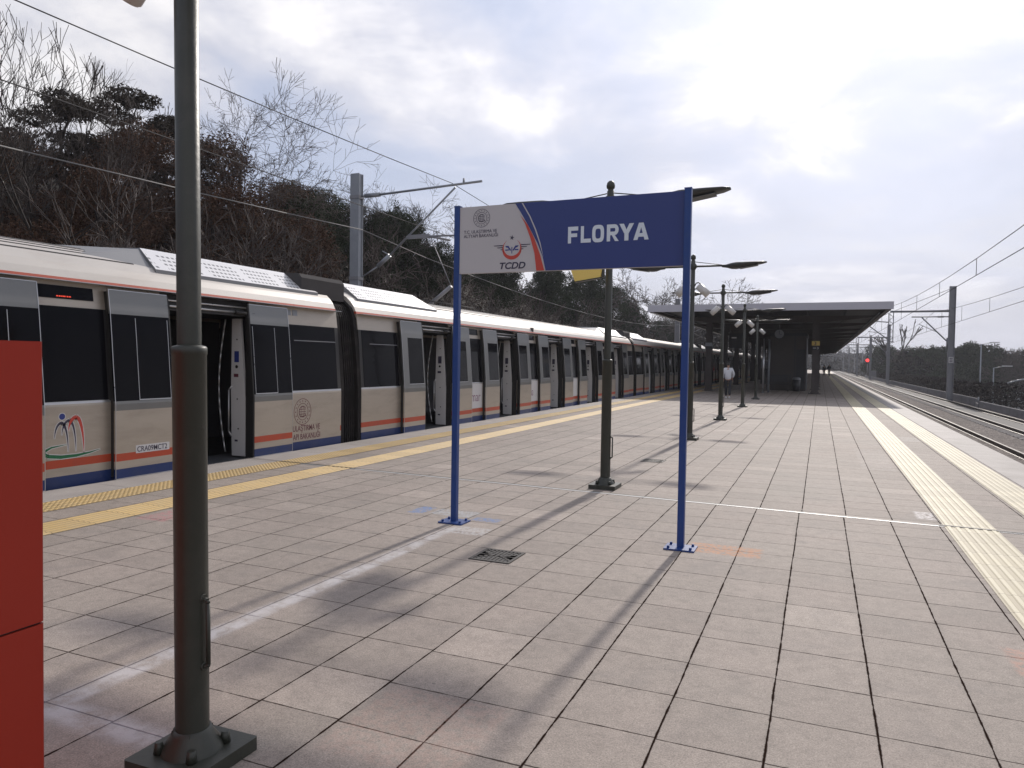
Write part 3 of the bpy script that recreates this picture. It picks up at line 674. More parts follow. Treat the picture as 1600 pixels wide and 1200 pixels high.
fs_([(-2.590 + (.024 if j % 2 == 0 else .009) * math.sin(j * math.pi / 5 + .2), 2.644 + (.024 if j % 2 == 0 else .009) * math.cos(j * math.pi / 5 + .2)) for j in range(10)], 0)
for s_ in (-1, 1):
    for k in range(4):
        z = 2.577 - .019 * k; fs_([(-2.590 + s_ * .090, z - .0045), (-2.590 + s_ * (.176 - .033 * k), z - .0028), (-2.590 + s_ * (.180 - .033 * k), z + .003), (-2.590 + s_ * .088, z + .0045)], 0)
    fs_([(-2.590 + s_ * .006, 2.530), (-2.590 + s_ * .034, 2.572), (-2.590 + s_ * .066, 2.572), (-2.590 + s_ * .052, 2.556), (-2.590 + s_ * .040, 2.556), (-2.590 + s_ * .020, 2.528)], 2)
    fs_([(-2.590 + s_ * .030, 2.530), (-2.590 + s_ * .064, 2.530), (-2.590 + s_ * .064, 2.540), (-2.590 + s_ * .030, 2.540)], 2)
fs_([(-2.593, 2.502), (-2.587, 2.502), (-2.586, 2.560), (-2.594, 2.560)], 2)
mb.build('railway_emblem', [M['ink'], M['signred'], M['inkblue']], pn)

# ------------------------------------------------------------------ red cabinet, grates
t = thing('red_cabinet', 'tall plain red cabinet cut off at the left edge of the picture', 'cabinet', (-2.60, 1.13, 0))
mb = MB(); mb.box(-.42, .42, -.36, .36, .0, .702, bev=.008); mb.build('lower_panel', M['red'], t)
mb = MB(); mb.box(-.42, .42, -.36, .36, .709, 1.568, bev=.008); mb.build('upper_panel', M['red'], t)
mb = MB(); mb.box(-.41, .41, -.35, .35, .702, .709); mb.build('seam_gasket', M['rubber'], t)
def make_grate(label, loc):
    t = thing('drain_grate', label, 'drain grate', loc, 'drain grates in the platform floor')
    mb = MB(); mb.box(-.17, .17, -.17, -.145, .001, .007); mb.box(-.17, .17, .145, .17, .001, .007); mb.box(-.17, -.145, -.145, .145, .001, .007); mb.box(.145, .17, -.145, .145, .001, .007); mb.build('frame', M['grate'], t)
    mb = MB(); mb.add([(-.145, -.145, .0012), (.145, -.145, .0012), (.145, .145, .0012), (-.145, .145, .0012)], [(0, 1, 2, 3)]); mb.build('dark_pit_sheet', M['rubber'], t)  # flat black sheet stands in for the shaded hollow under the bars
    mb = MB()
    for k in range(9):
        c = -.128 + .032 * k
        mb.box(c - .007, c + .007, -.145, -abs(c) * .9 - .008, .0015, .006); mb.box(c - .007, c + .007, abs(c) * .9 + .008, .145, .0015, .006)
        if abs(c) > .02: mb.box(*sorted((c * 1.0, math.copysign(.145, c))), -abs(c) * .8, abs(c) * .8, .0018, .0052)
    mb.box(-.145, .145, -.006, .006, .0022, .0064); mb.build('grid_bars', M['grate'], t)
    return t
gr = make_grate('square iron drain grate in front of the station name sign', (-2.29, 5.18, 0))
dup(gr, 'distant small drain grate beyond the second lamp post', loc=(-2.37, 11.36, 0))

# ------------------------------------------------------------------ the train
TL, PITCH = 21.89, 22.53
train = thing('commuter_train', 'long white, red and blue commuter train standing with open doors', 'train', (-8.0, 0, -1.05))
TZ = 1.05   # car meshes are drawn with z = 0 at platform level
SIDE = [(0.0, -.28), (0.0, .13), (0.0, .225), (0.0, .32), (0.0, .93), (-.004, .965), (-.035, 1.35), (-.065, 1.75), (-.095, 2.08), (-.108, 2.18), (-.135, 2.385), (-.150, 2.43)]
ROOF = [(-.150, 2.43), (-.19, 2.52), (-.26, 2.61), (-.36, 2.70), (-.48, 2.775), (-.60, 2.828), (-.72, 2.866), (-.86, 2.900), (-1.0, 2.925), (-1.2, 2.945), (-1.5, 2.955)]
def xs_at(z):
    for (a, b), (c, d_) in zip(SIDE[:-1], SIDE[1:]):
        if b <= z <= d_: return a + (c - a) * (z - b) / (d_ - b)
    return SIDE[-1][0]
MI = {'body': 0, 'grey': 1, 'red': 2, 'blue': 3, 'glass': 4, 'rub': 5, 'roof': 6, 'alu': 7, 'int': 8}
CM = [M['steel_body'], M['steel_grey'], M['stripered'], M['stripeblue'], M['glass'], M['rubber'], M['roofwhite'], M['alu'], M['interior']]
def strip(mb, y0, y1, z0, z1, mi, out=0.0, th=0.05, mirror=False):
    """a piece of side wall following the body profile, pushed out by out"""
    zs = [z0] + [z for _, z in SIDE if z0 + 1e-4 < z < z1 - 1e-4] + [z1]
    o_ = [(xs_at(z) + out, z) for z in zs]; i_ = [(xs_at(z) + out - th, z) for z in reversed(zs)]
    pts = o_ + i_
    if mirror: pts = [(-3.0 - a, b) for a, b in pts]
    mb.prism(pts, y0, y1, 'y', mi)
OPEN = [2.25 + 4 * k for k in range(5)]
OW = 1.45; LW = .86
OPENV = {0: [2.05, 6.05, 10.0, 13.93, 18.05], 1: OPEN}
def make_leaf(parent, y0, variant, side, nearglass):
    mb = MB(); o_ = .105; th = .035; e = .012
    a, b = y0, y0 + LW
    for z0, z1, mi in ((.014, .13, 3), (.13, .225, 0), (.225, .32, 2), (.32, .85, 0), (.85, .965, 1), (2.035, 2.33, 1)):
        strip(mb, a, b, z0, z1, mi, o_, th)
    g0, g1 = (a, b) if variant == 0 else ((a + .22, b - .04) if side == 'A' else (a + .04, b - .22))
    if variant == 0:
        strip(mb, a, b, .965, 2.035, 4, o_, th)
        f0, f1 = (a + .34, b - .03) if side == 'A' else (a + .03, b - .34)
        for (p, q_) in ((f0, f0 + .006), (f1 - .006, f1)): strip(mb, p, q_, .975, 2.0, 7, o_ + .003, .003)
        strip(mb, f0, f1, .969, .980, 7, o_ + .003, .003)
    else:
        strip(mb, a, g0, .965, 2.035, 1, o_, th); strip(mb, g1, b, .965, 2.035, 1, o_, th)
        strip(mb, g0, g1, .965, 1.02, 1, o_, th); strip(mb, g0, g1, 1.99, 2.035, 1, o_, th); strip(mb, g0, g1, 1.02, 1.99, 4, o_ - .004, th - .006)
        strip(mb, g0 - .004, g1 + .004, 1.012, 1.022, 7, o_ + .003, .004)
    # rubber edge, thin metal lip; dark strip stands in for shade behind the leaf
    e0, e1 = (b, b + .022) if side == 'A' else (a - .022, a)
    strip(mb, e0, e1, .014, 2.33, 5, o_ - .004, th); strip(mb, a + .012, a + .03, .03, 2.31, 5, o_ - .034, .068)
    l0, l1 = (a - .007, a) if side == 'A' else (b, b + .007)
    strip(mb, l0, l1, .014, 2.335, 7, o_ + .002, .006); strip(mb, a, b, .006, .014, 7, o_ + .002, th); strip(mb, a, b, 2.33, 2.337, 7, o_, th)
    return mb.build('door_leaf', CM, parent)
def make_car(variant):
    OPEN = OPENV[variant]; OW = 1.65 if variant == 0 else 1.45; LO = .12 if variant == 0 else 0.0; LW = .86 - (.02 if variant == 0 else 0)
    # main shell -----------------------------------------------------
    mb = MB()
    segs = []; cur = 0.0
    for o_ in OPEN: segs.append((cur, o_)); cur = o_ + OW
    segs.append((cur, TL))
    for (a, b) in segs:
        for z0, z1, mi in ((-.28, .13, 3), (.13, .225, 0), (.225, .32, 2), (.32, .955, 0), (.955, .985, 7), (.985, 2.085, 5), (2.085, 2.385, 0)):
            strip(mb, a, b, z0, z1, mi)
    for o_ in OPEN:
        strip(mb, o_, o_ + OW, -.28, -.045, 5, -.01); strip(mb, o_, o_ + OW, 2.25, 2.385, 5, -.03)
    strip(mb, 0, TL, 2.385, 2.43, 2, .004)
    mb.box(-.5, .012, 0.02, TL - .02, 2.375, 2.383, 7)                      # rain gutter
    # far side, floor, ceiling, ends
    strip(mb, 0, TL, -.28, .13, 3, mirror=True); strip(mb, 0, TL, .13, .985, 0, mirror=True); strip(mb, 0, TL, .985, 2.085, 4, mirror=True); strip(mb, 0, TL, 2.085, 2.43, 0, mirror=True)
    mb.box(-2.94, -.06, .05, TL - .05, -.12, -.045, 5); mb.box(-2.88, -.2, .05, TL - .05, 2.26, 2.30, 8); mb.box(-2.87, -2.84, .06, TL - .06, -.04, 2.25, 8)
    for y in (0.0, TL - .06): mb.prism([(-.06, -.28), (-.06, .9), (-.2, 2.4), (-1.5, 2.90), (-2.8, 2.4), (-2.94, .9), (-2.94, -.28)], y + .005, y + .055, 'y', 8)
    mb.box(-2.9, -.1, .3, TL - .3, -.85, -.285, 5)
    body = mb.build('car_body', CM, train); body.location = (0, 0, TZ)
    # roof -----------------------------------------------------------
    mb = MB(); prof = list(ROOF[:5])
    for i in range(5, len(ROOF) - 1):
        (x0_, z0_), (x1_, z1_) = ROOF[i - 1], ROOF[i]
        prof += [(x1_ + .012, z1_ - .002), (x1_ + .010, z1_ - .030), (x1_ - .010, z1_ - .026), (x1_ - .012, z1_ + .001)]
    prof.append(ROOF[-1]); full = prof + [(-3.0 - a, b) for a, b in reversed(prof[:-1])]
    mb.prism(full, 0, TL, 'y', 0); rf = mb.build('roof', M['roofwhite'], body)
    mb = MB()
    for sx_, sz_, hw in ((-.42, 2.7385, .011), (-.52, 2.793, .013), (-.62, 2.835, .015), (-.73, 2.8695, .019), (-.85, 2.898, .024)):
        zf = lambda x_: next(b0 + (b1 - b0) * (x_ - a0) / (a1 - a0) for (a0, b0), (a1, b1) in zip(ROOF[:-1], ROOF[1:]) if a1 <= x_ <= a0)
        mb.prism([(sx_ + hw, zf(sx_ + hw) - .01), (sx_ + hw, zf(sx_ + hw) + .005), (sx_ - hw, zf(sx_ - hw) + .005), (sx_ - hw, zf(sx_ - hw) - .01)], .35 + 3.1, TL - 4.0, 'y')
    mb.build('roof_seams', M['unitdark'], body)
    # floor covering seen through the doors, sills
    for k, o_ in enumerate(OPEN):
        mb = MB(); y0, y1 = o_, o_ + OW
        mb.box(-.03, .035, y0 + .01, y1 - .01, -.040, -.012, 1); mb.box(-.8, -.055, y0 - .3, y1 + .3, -.040, -.030, 0)
        mb.build('door_sill', [M['trfloor'], M['alu']], body)
        mb = MB()                                                           # door drive rail over the opening
        mb.box(-.16, -.085, y0 - .02, y1 + .02, 2.145, 2.25, 0); mb.cyl((-.06, y0, 2.275), (-.06, y1, 2.275), .012, n=8, mi=1); mb.cyl((-.07, y0 + .1, 2.20), (-.07, y1 - .35, 2.20), .016, n=8, mi=1); mb.cyl((-.06, y1 - .36, 2.195), (-.06, y1 - .02, 2.195), .030, n=10, mi=0)
        mb.build('door_drive', [M['rubber'], M['alu']], body)
        mb = MB()                                                           # jamb at the far side of the opening, and its rubber
        mb.box(-.14, -.005, y1 - .055, y1 - .003, -.03, 2.2, 0); mb.prism([(-.135, 0.0), (-.135, .9), (-.19, 1.5), (-.24, 2.12), (-.40, 2.12), (-.42, 1.0), (-.40, 0.0)], y1 - .065, y1 - .02, 'y', 1)
        yy_ = y1 - .0665
        for (cx, cz, r) in ((-.305, 1.38, .026), (-.30, 1.80, .012), (-.29, .88, .012), (-.27, .42, .012)): mb.cyl((cx, yy_ - .004, cz), (cx, yy_ + .01, cz), r, n=12, mi=0)
        mb.build('door_jamb', [M['rubber'], M['jamb']], body)
        mb = MB(); mb.box(-.14, -.005, y0 + .003, y0 + .055, -.03, 2.2, 0); mb.build('door_jamb', [M['rubber']], body)
        for (x0_, x1_, z0_, z1_, mm) in ((-.35, -.26, 1.45, 1.62, M['inkblue'] if variant == 0 else M['ink']), (-.36, -.27, 1.22, 1.27, M['inkred'] if variant == 0 else M['ink']), (-.34, -.28, .22, .25, M['ink'])):
            mb = MB(); mb.box(x0_, x1_, yy_ - .002, yy_, z0_, z1_); mb.build('sticker', mm, body)
        mb = MB(); ar = [(-.46 - .13 * math.sin(math.pi * i / 12), y1 - .14, .06 + 2.05 * i / 12) for i in range(13)]; mb.tube(ar, .012, 8)
        mb.tube([(-.40, y1 - .07, 1.08), (-.44, y1 - .09, 1.02), (-.44, y1 - .09, .38), (-.40, y1 - .07, .30)], .012, 8)
        mb.build('grab_rail', M['alu'], body)
        make_leaf(body, y0 - LW, variant, 'A', True); make_leaf(body, y1 - LO, variant, 'B', True)
    # windows ----------------------------------------------------------
    vis = [(0.10, OPEN[0] - LW - .04)] + [(OPEN[k] + OW + LW - LO + .005, OPEN[k + 1] - LW - .02) for k in range(4)] + [(OPEN[4] + OW + LW - LO + .005, TL - .10)]
    for k, (a, b) in enumerate(vis):
        mb = MB(); strip(mb, a, b, .99, 2.08, 0, .006, .006)
        if k in (0, 5): strip(mb, a + .25, b, 1.815, 1.828, 1, .010, .004)
        mb.build('window', [M['glass'], M['rubber'] if k not in (0, 5) else M['galv_dk']], body)
    for k in range(1, 5):
        a, b = vis[k]; mb = MB(); strip(mb, a + .07, b - .12, 2.175, 2.325, 0, .010, .010)
        dsp = mb.build('destination_display', M['glass'], body)
        if variant == 0:
            mb = MB(); y = a + .30
            for w_ in (.03, .03, .02, .045, .03, .03): strip(mb, y, y + w_ * .7, 2.196, 2.210, 0, .0125, .002); y += w_
            mb.build('led_text', M['led'], body)
    # roof equipment ---------------------------------------------------
    for which in (0, 1):
        ya, yb = (.28, 3.45) if which == 0 else (TL - 3.75, TL - .30)
        mb = MB(); xo = -.30
        mb.prism([(xo, 2.635), (xo, 2.70), (xo - .42, 3.02), (-1.5, 3.06), (-2.28, 3.02), (-2.70, 2.70), (-2.70, 2.635)], ya, yb, 'y', 0, mis=[0, 1, 2, 2, 0, 0, 0])
        if which == 0:   # slanted inner end
            for i, v in enumerate(mb.v):
                if v[1] > yb - .01 and v[2] > 2.75: mb.v[i] = (v[0], v[1] - .42, v[2])
        else:
            for i, v in enumerate(mb.v):
                if v[1] > yb - .01 and v[2] > 2.75: mb.v[i] = (v[0], v[1] - .40, v[2])
                if v[1] < ya + .01 and v[2] > 2.75: mb.v[i] = (v[0], v[1] + .10, v[2])
        u = mb.build('roof_unit', [M['unitgrey'], M['perf'], M['unitgrey']], body)
        mb = MB()
        if which == 1:
            mb.add([(-.30, ya - .01, 2.64), (-2.7, ya - .01, 2.64), (-2.28, ya + .08, 3.0), (-.72, ya + .08, 3.0), (-.50, ya - 1.0, 2.78), (-2.5, ya - 1.0, 2.78), (-1.5, ya - 1.3, 2.93)],
                   [(0, 3, 4), (3, 2, 6), (3, 6, 4), (2, 5, 6), (1, 5, 2), (0, 1, 2, 3), (0, 4, 6, 5, 1)], 0)
            m2_ = MB(); m2_.prism([(-.335, 2.60), (-.335, 2.93), (-.40, 3.005), (-1.5, 3.05), (-2.60, 3.005), (-2.665, 2.93), (-2.665, 2.60)], TL - .70, TL + .52, 'y', 0); m2_.build('roof_end_box', M['unitdark'], body)
            mb.build('roof_fairing', [M['unitgrey']], body)
    mb = MB(); strip(mb, TL - 1.36, TL - 1.24, 2.235, 2.33, 0, .006, .006); strip(mb, TL - 1.20, TL - 1.08, 2.235, 2.33, 0, .006, .006)
    mb.build('vent_grille', M['galv'], body)
    return body
def gangway(parent):
    mb = MB(); n = 7; L0 = TL; gap = PITCH - TL
    def prof(i): return [(-.02 - i, -.3), (-.02 - i, .95), (-.07 - i, 1.6), (-.15 - i, 2.3), (-.24 - i, 2.5), (-.48 - i, 2.70), (-.9, 2.80), (-2.1, 2.80), (-2.5 + i, 2.70), (-2.85 + i, 2.3), (-2.98 + i, .95), (-2.98 + i, -.3)]
    mb.prism(prof(-.01), L0 + .001, L0 + .10, 'y'); mb.prism(prof(-.01), L0 + gap - .10, L0 + gap - .001, 'y')
    for k in range(n):
        a = L0 + .10 + (gap - .2) * k / n; b = L0 + .10 + (gap - .2) * (k + 1) / n; m_ = (a + b) / 2
        mb.prism(prof(.05), a, m_, 'y'); mb.prism(prof(.09), m_, b, 'y')
    return mb.build('gangway', M['bellows'], parent)
car0 = make_car(0); gangway(car0); car1 = make_car(1); gangway(car1)
mb = MB()                                              # rack of small posts on the second car roof
for k in range(9): mb.cyl((-.93, 3.75 + .36 * k, 2.88), (-.93, 3.75 + .36 * k, 2.99), .014, n=6)
mb.cyl((-.93, 3.7, 2.99), (-.93, 6.7, 2.99), .016, n=6); mb.box(-1.0, -.86, 3.35, 3.5, 2.88, 3.07); mb.build('roof_rack', M['unitdark'], car1)
mb = MB(); mb.box(-.225, -.15, 9.2, 9.33, 2.44, 2.56); mb.build('side_camera', M['unitdark'], car1)
car0.location.y = -10.92; car1.location.y = 11.61
first_extra = [c for c in car1.children if c.name.startswith(('roof_rack', 'side_camera'))]
def copycar(src, y):
    c = src.copy(); COL.objects.link(c); c.parent = train; c.location = (0, y, TZ)
    for ch in src.children:
        if ch in first_extra: continue
        copytree(ch, c)
    return c
for k in range(1, 5): copycar(car1, 11.61 + PITCH * k)
# lettering and logos on the first car (car-local y = world y + 10.92)
OY = 10.92; bx = .0005
def ytrain(y): return y + OY
def decal(name, polys, mats, ox, dz=.0012, parent=car0):
    mb = MB()
    for pts, mi in polys: mb.prism([(ytrain(a), b) for a, b in pts], ox, ox + dz + mi * 0.0002, 'x', mi)
    return mb.build(name, mats, parent)
mb = MB(); strip(mb, OPENV[0][4] + 1.65 + .735, TL - .03, .135, .945, 0, .002, .002); mb.build('end_panel', M['steel_body'], car0)
emblem(car0, ytrain(9.90), .628, .225, M['inkred'], 'train', .0022, .0012)
text_mesh('lettering', 'ULAŞTIRMA VE', M['inkred'], car0, .135, (.0030, ytrain(9.65), .305), 'train', sx=.78, off=.001)
text_mesh('lettering', 'API BAKANLIĞI', M['inkred'], car0, .135, (.0030, ytrain(9.66), .165), 'train', sx=.78, off=.001)
lf = .067
decal('number_plate', [([(6.57, .300), (7.08, .300), (7.08, .400), (6.57, .400)], 0)], [M['jamb']], .1055)
text_mesh('lettering', 'CRA09MCT2', M['ink'], car0, .096, (.1078, ytrain(6.585), .317), 'train', sx=.86, off=.0006)
# swoosh logo with three arches and a dot
def arcband(pts, w0, w1):
    out_ = []
    for i in range(len(pts) - 1):
        (x0_, z0_), (x1_, z1_) = pts[i], pts[i + 1]; L_ = math.hypot(x1_ - x0_, z1_ - z0_) or 1; nx0, nz0 = -(z1_ - z0_) / L_, (x1_ - x0_) / L_
        n_ = len(pts) - 1
        def ww(i_): return w0 + (w1 - w0) * math.sin(math.pi * i_ / n_)
        a, b = ww(i), ww(i + 1)
        out_.append([(x0_ + nx0 * a, z0_ + nz0 * a), (x1_ + nx0 * b, z1_ + nz0 * b), (x1_ - nx0 * b, z1_ - nz0 * b), (x0_ - nx0 * a, z0_ - nz0 * a)])
    return out_
LG = []
def arch(xl, zl, xt, zt, xr, zr, mi, wb=.020):
    pts = []
    for i in range(9): a = math.pi / 2 * i / 8; pts.append((xt + (xl - xt) * math.cos(a), zl + (zt - zl) * math.sin(a)))
    for i in range(1, 9): a = math.pi / 2 * i / 8; pts.append((xt + (xr - xt) * math.sin(a), zr + (zt - zr) * math.cos(a)))
    LG.extend([(p, 4) for p in arcband(pts, .010, wb + .010)]); LG.extend([(p, mi) for p in arcband(pts, .001, wb)])
arch(5.587, .565, 5.672, .745, 5.750, .400, 0, .014); arch(5.675, .60, 5.765, .768, 5.845, .398, 0, .014); arch(5.755, .64, 5.85, .80, 5.945, .372, 1, .022)
sw = [(5.735, .490), (5.55, .470), (5.445, .425), (5.50, .375), (5.66, .350), (5.85, .350), (6.02, .368), (6.16, .395)]
LG.extend([(p, 4) for p in arcband(sw, .010, .030)]); LG.extend([(p, 3) for p in arcband(sw, .001, .020)])
LG.append(([(5.678 + .045 * math.cos(a * math.pi / 8), .815 + .045 * math.sin(a * math.pi / 8)) for a in range(16)], 4))
LG.append(([(5.678 + .036 * math.cos(a * math.pi / 8), .815 + .036 * math.sin(a * math.pi / 8)) for a in range(16)], 2))
LG.sort(key=lambda t_: t_[1] != 4)
mb = MB()
for i, (pts, mi) in enumerate(LG): mb.prism([(ytrain(a), b) for a, b in pts], .0004, .0009 if mi == 4 else .0020 + mi * .0003, 'x', mi)
mb.build('operator_logo', [M['ink'], M['signred'], M['inkblue'], M['inkgreen'], M['jamb']], car0)
# purple lettering on pale panels of the second car
for k, (s_, y) in enumerate((('rmar', OPEN[0] + OW + LW + .02), ('ma', OPEN[1] + OW + LW + .10), ('ra', OPEN[2] + OW + LW + .08))):
    text_mesh('lettering', s_, M['inkpurple'], car1, .36, (.0020, y, .50), 'train', sx=.95 if k == 0 else .8, off=-.004)
    mb = MB(); a = OPEN[k] + OW + LW; strip(mb, a + .005, a + .80, .33, .945, 0, .001, .001); mb.build('pale_panel', M['jamb'], car1)

# ------------------------------------------------------------------ overhead line
mastg = 'overhead line masts'
t = thing('overhead_line_mast', 'galvanised mast with cantilever arms standing behind the train', 'mast', (-12.63, 18.0, -1.1), mastg)
mb = MB()
for s_ in (-1, 1): mb.box(-.15, .15, s_ * .10 - .012, s_ * .10 + .012, 0, 8.03)
mb.box(.10, .118, -.088, .088, 0, 8.03); mb.build('pole', M['galv'], t)
mb = MB(); mb.cyl((.17, 0, 7.38), (.30, 0, 7.38), .03, n=8); mb.cyl((.30, 0, 7.38), (.80, 0, 7.38), .065, n=12); mb.cyl((.80, 0, 7.38), (4.05, 0, 7.50), .033, n=10); mb.cyl((3.5, 0, 7.48), (3.5, 0, 7.62), .03, n=8); mb.build('top_tube', M['galv'], t)
mb = MB(); mb.cyl((.20, 0, 5.02), (.75, 0, 5.32), .022, n=8); mb.cyl((.75, 0, 5.32), (1.15, 0, 5.62), .06, n=12); mb.cyl((1.15, 0, 5.62), (3.25, 0, 7.40), .027, n=10); mb.cyl((1.15, 0, 5.62), (.9, 0, 5.75), .015, n=6); mb.build('brace', M['galv'], t)
mb = MB(); mb.cyl((1.7, 0, 6.12), (3.9, 0, 6.06), .026, n=10); mb.cyl((2.2, 0, 6.15), (3.1, 0, 5.95), .03, n=8); mb.box(1.75, 2.45, -.03, .03, 6.05, 6.16); mb.build('steady_arm', M['galv_dk'], t)
for z_ in (4.94, 7.30): mb = MB(); mb.box(-.165, .165, -.13, .13, z_, z_ + .10); mb.build('clamp', M['galv_dk'], t)
# black pantograph-like disconnector beyond
mb = MB(); mb.cyl((2.4, .3, 5.95), (3.0, .3, 4.7), .012, n=6); mb.cyl((3.0, .3, 4.72), (2.3, .3, 4.2), .055, n=10); mb.build('tension_rod', M['galv_dk'], t)
def right_mast(label, loc):
    t = thing('overhead_line_mast', label, 'mast', loc, mastg)
    mb = MB()
    for s_ in (-1, 1): mb.box(s_ * .20 - .014, s_ * .20 + .014, -.17, .17, 0, 8.80)
    mb.box(-.186, .186, -.010, .010, 0, 8.80); mb.build('pole', M['galv_dk'], t)
    mb = MB(); mb.cyl((-.2, 0, 6.50), (-2.7, 0, 6.50), .045, n=8); mb.cyl((-.95, 0, 6.50), (-.55, 0, 6.50), .07, n=10); mb.cyl((-.2, 0, 4.55), (-2.0, 0, 6.45), .05, n=8); mb.cyl((-.9, 0, 5.3), (-2.2, 0, 5.95), .025, n=6); mb.cyl((-.25, 0, 4.1), (-.25, 0, 4.9), .08, n=8)
    mb.build('cantilever', M['galv_dk'], t); return t
def add_boom(t, L_=4.1):
    mb = MB(); mb.cyl((-.2, 0, 6.93), (-L_ - .05, 0, 6.93), .085, n=10); mb.build('boom', M['galv_dk'], t)
    mb = MB()
    for s_ in (-1, 1): mb.box(-L_ + s_ * .16 - .03, -L_ + s_ * .16 + .03, -.03, .03, 4.6, 6.85)
    for k in range(8): z = 4.62 + .27 * k; s_ = 1 if k % 2 else -1; mb.cyl((-L_ + s_ * .16, 0, z), (-L_ - s_ * .16, 0, z + .27), .022, n=5)
    mb.box(-L_ - .22, -L_ + .22, -.05, .05, 4.54, 4.62); mb.build('lattice_drop_post', M['galv_dk'], t)
    mb = MB(); mb.cyl((-L_ - .16, 0, 6.1), (-L_ - 2.6, 0, 6.35), .04, n=8); mb.cyl((-L_ - .16, 0, 4.75), (-L_ - 2.1, 0, 6.28), .04, n=8); mb.cyl((-L_ - .3, 0, 5.2), (-L_ - 1.6, 0, 5.4), .02, n=6); mb.build('cantilever', M['galv_dk'], t)
m1 = right_mast('nearest tall mast beside the right tracks, with a boom and small white number plate', (9.1, 63.8, -1.1)); add_boom(m1)
mb = MB(); mb.box(-.17, .17, -.20, -.18, 3.0, 3.45); pl_ = mb.build('number_plate', M['signwhite'], m1)
mb = MB()
for z in (3.08, 3.26): mb.box(-.09, -.03, -.204, -.2005, z, z + .11); mb.box(.03, .09, -.204, -.2005, z, z + .11); mb.box(-.03, .03, -.204, -.2005, z + .085, z + .11); mb.box(-.03, .03, -.204, -.2005, z, z + .025)
mb.build('plate_digits', M['ink'], pl_)
m2 = right_mast('second mast from the right, beside the wall in front of the tree belt', (9.1, 119.0, -1.1)); add_boom(m2)
lb = ['third mast along the right tracks, thinner than the second', 'fourth mast along the right tracks in the distance', 'far mast along the right tracks near the canopy end', 'farthest mast along the right tracks']
for k, y in enumerate((160, 215, 275, 340)):
    dup(m2, lb[k], loc=(9.1, y, -1.1))
for k, y in enumerate((70, 122, 174)):
    c = right_mast(['mast behind the train, first beyond the sign board', 'mast behind the train, seen past the canopy', 'farthest mast behind the train'][k], (-12.6, y, -1.1)); c.rotation_euler = (0, 0, math.pi)
# far portal gantries
def gantry(label, y):
    t = thing('overhead_gantry', label, 'gantry', (0, y, -1.1), 'distant overhead line gantries')
    for x in (-14.5, 14.5):
        mb = MB(); mb.box(x - .2, x + .2, -.2, .2, 0, 8.2); mb.build('gantry_leg', M['galv_dk'], t)
    mb = MB()
    for z in (7.4, 8.2): mb.box(-14.5, 14.5, -.06, .06, z - .06, z + .06)
    for k in range(28): x = -14 + k; s_ = k % 2; mb.cyl((x, 0, 7.4 + .8 * s_), (x + 1, 0, 8.2 - .8 * s_), .04, n=5)
    for x in (-9.5, 4.6, 8.1): mb.box(x + 1.0, x + 1.12, -.06, .06, 5.2, 7.4); mb.cyl((x + 1.0, 0, 6.2), (x - .2, 0, 6.0), .04, n=5)
    mb.build('gantry_truss', M['galv_dk'], t)
for k, y in enumerate((235, 300, 370)): gantry(['nearest portal gantry spanning the tracks past the canopy', 'middle portal gantry spanning the far tracks', 'farthest portal gantry in the distance'][k], y)

def wire(name, label, pts, r, m, droppers=None, group='overhead line wires'):
    mb = MB(); mb.tube(pts, r, 5); o = mb.build(name, m); tag(o, label, 'wire', group); return o
def sag(x0, z, y0, y1, s, n=14, x1=None):
    x1 = x0 if x1 is None else x1
    return [(x0 + (x1 - x0) * i / n, y0 + (y1 - y0) * i / n, z - s * 4 * (i / n) * (1 - i / n)) for i in range(n + 1)]
wire('contact_wire', 'thin contact wire over the train track', [(-9.5, -40, 4.95), (-9.5, 20, 4.94), (-9.5, 60, 4.86), (-9.5, 120, 4.85), (-9.5, 300, 4.85)], .009, M['wire'])
p = sag(-9.5, 6.42, -28, 18, .55) + sag(-9.5, 6.42, 18, 70, .75)[1:] + sag(-9.5, 6.42, 70, 122, .75)[1:] + sag(-9.5, 6.42, 122, 174, .75)[1:]
p = p[:]
dz_ = [q_ for q_ in p if 4 < q_[1] < 12]
wire('messenger_wire', 'upper catenary wire crossing the sky from the top left corner', p, .0095, M['wire'])
p = sag(-12.42, 5.30, -28, 18, .55) + sag(-12.42, 5.24, 18, 70, .92)[1:] + sag(-12.42, 5.30, 70, 122, .9)[1:]
wire('feeder_cable', 'light feeder cable clamped to the mast behind the train', p, .013, M['wire_lt'])
def pair(x, zc, zm, label, Y0, spans, r=.012):
    t = thing('overhead_line', label, 'wire', (x, 0, 0), 'overhead line wires')
    mb = MB(); mb.tube([(0, Y0, zc), (0, spans[-1], zc)], r, 5); mb.build('contact_wire', M['wire'], t)
    mb = MB(); dr = MB()
    for a, b in zip(spans[:-1], spans[1:]):
        pp = sag(0, zm, a, b, zm - zc - .55); mb.tube(pp, r, 5)
        n = int((b - a) / 7.5)
        for k in range(n):
            y = a + (b - a) * (k + .5) / n; u = (y - a) / (b - a); z = zm - (zm - zc - .55) * 4 * u * (1 - u); dr.cyl((0, y, zc), (0, y, z), r * .8, n=4)
    mb.build('messenger_wire', M['wire'], t); dr.build('droppers', M['wire'], t)
pair(4.62, 4.56, 6.15, 'contact wire pair over the track beside the platform, right of the canopy', -10, [-8, 63.8, 119, 160, 215, 275])
pair(7.9, 4.42, 5.75, 'lower wire pair over the far right track', -10, [-8, 63.8, 119, 160, 215, 275])
wire('anchor_wire', 'anchor wire from the top of the nearest right mast towards the canopy', [(8.95, 63.8, 7.5), (6.9, 80, 7.15), (5.0, 100, 6.9)], .018, M['wire'])

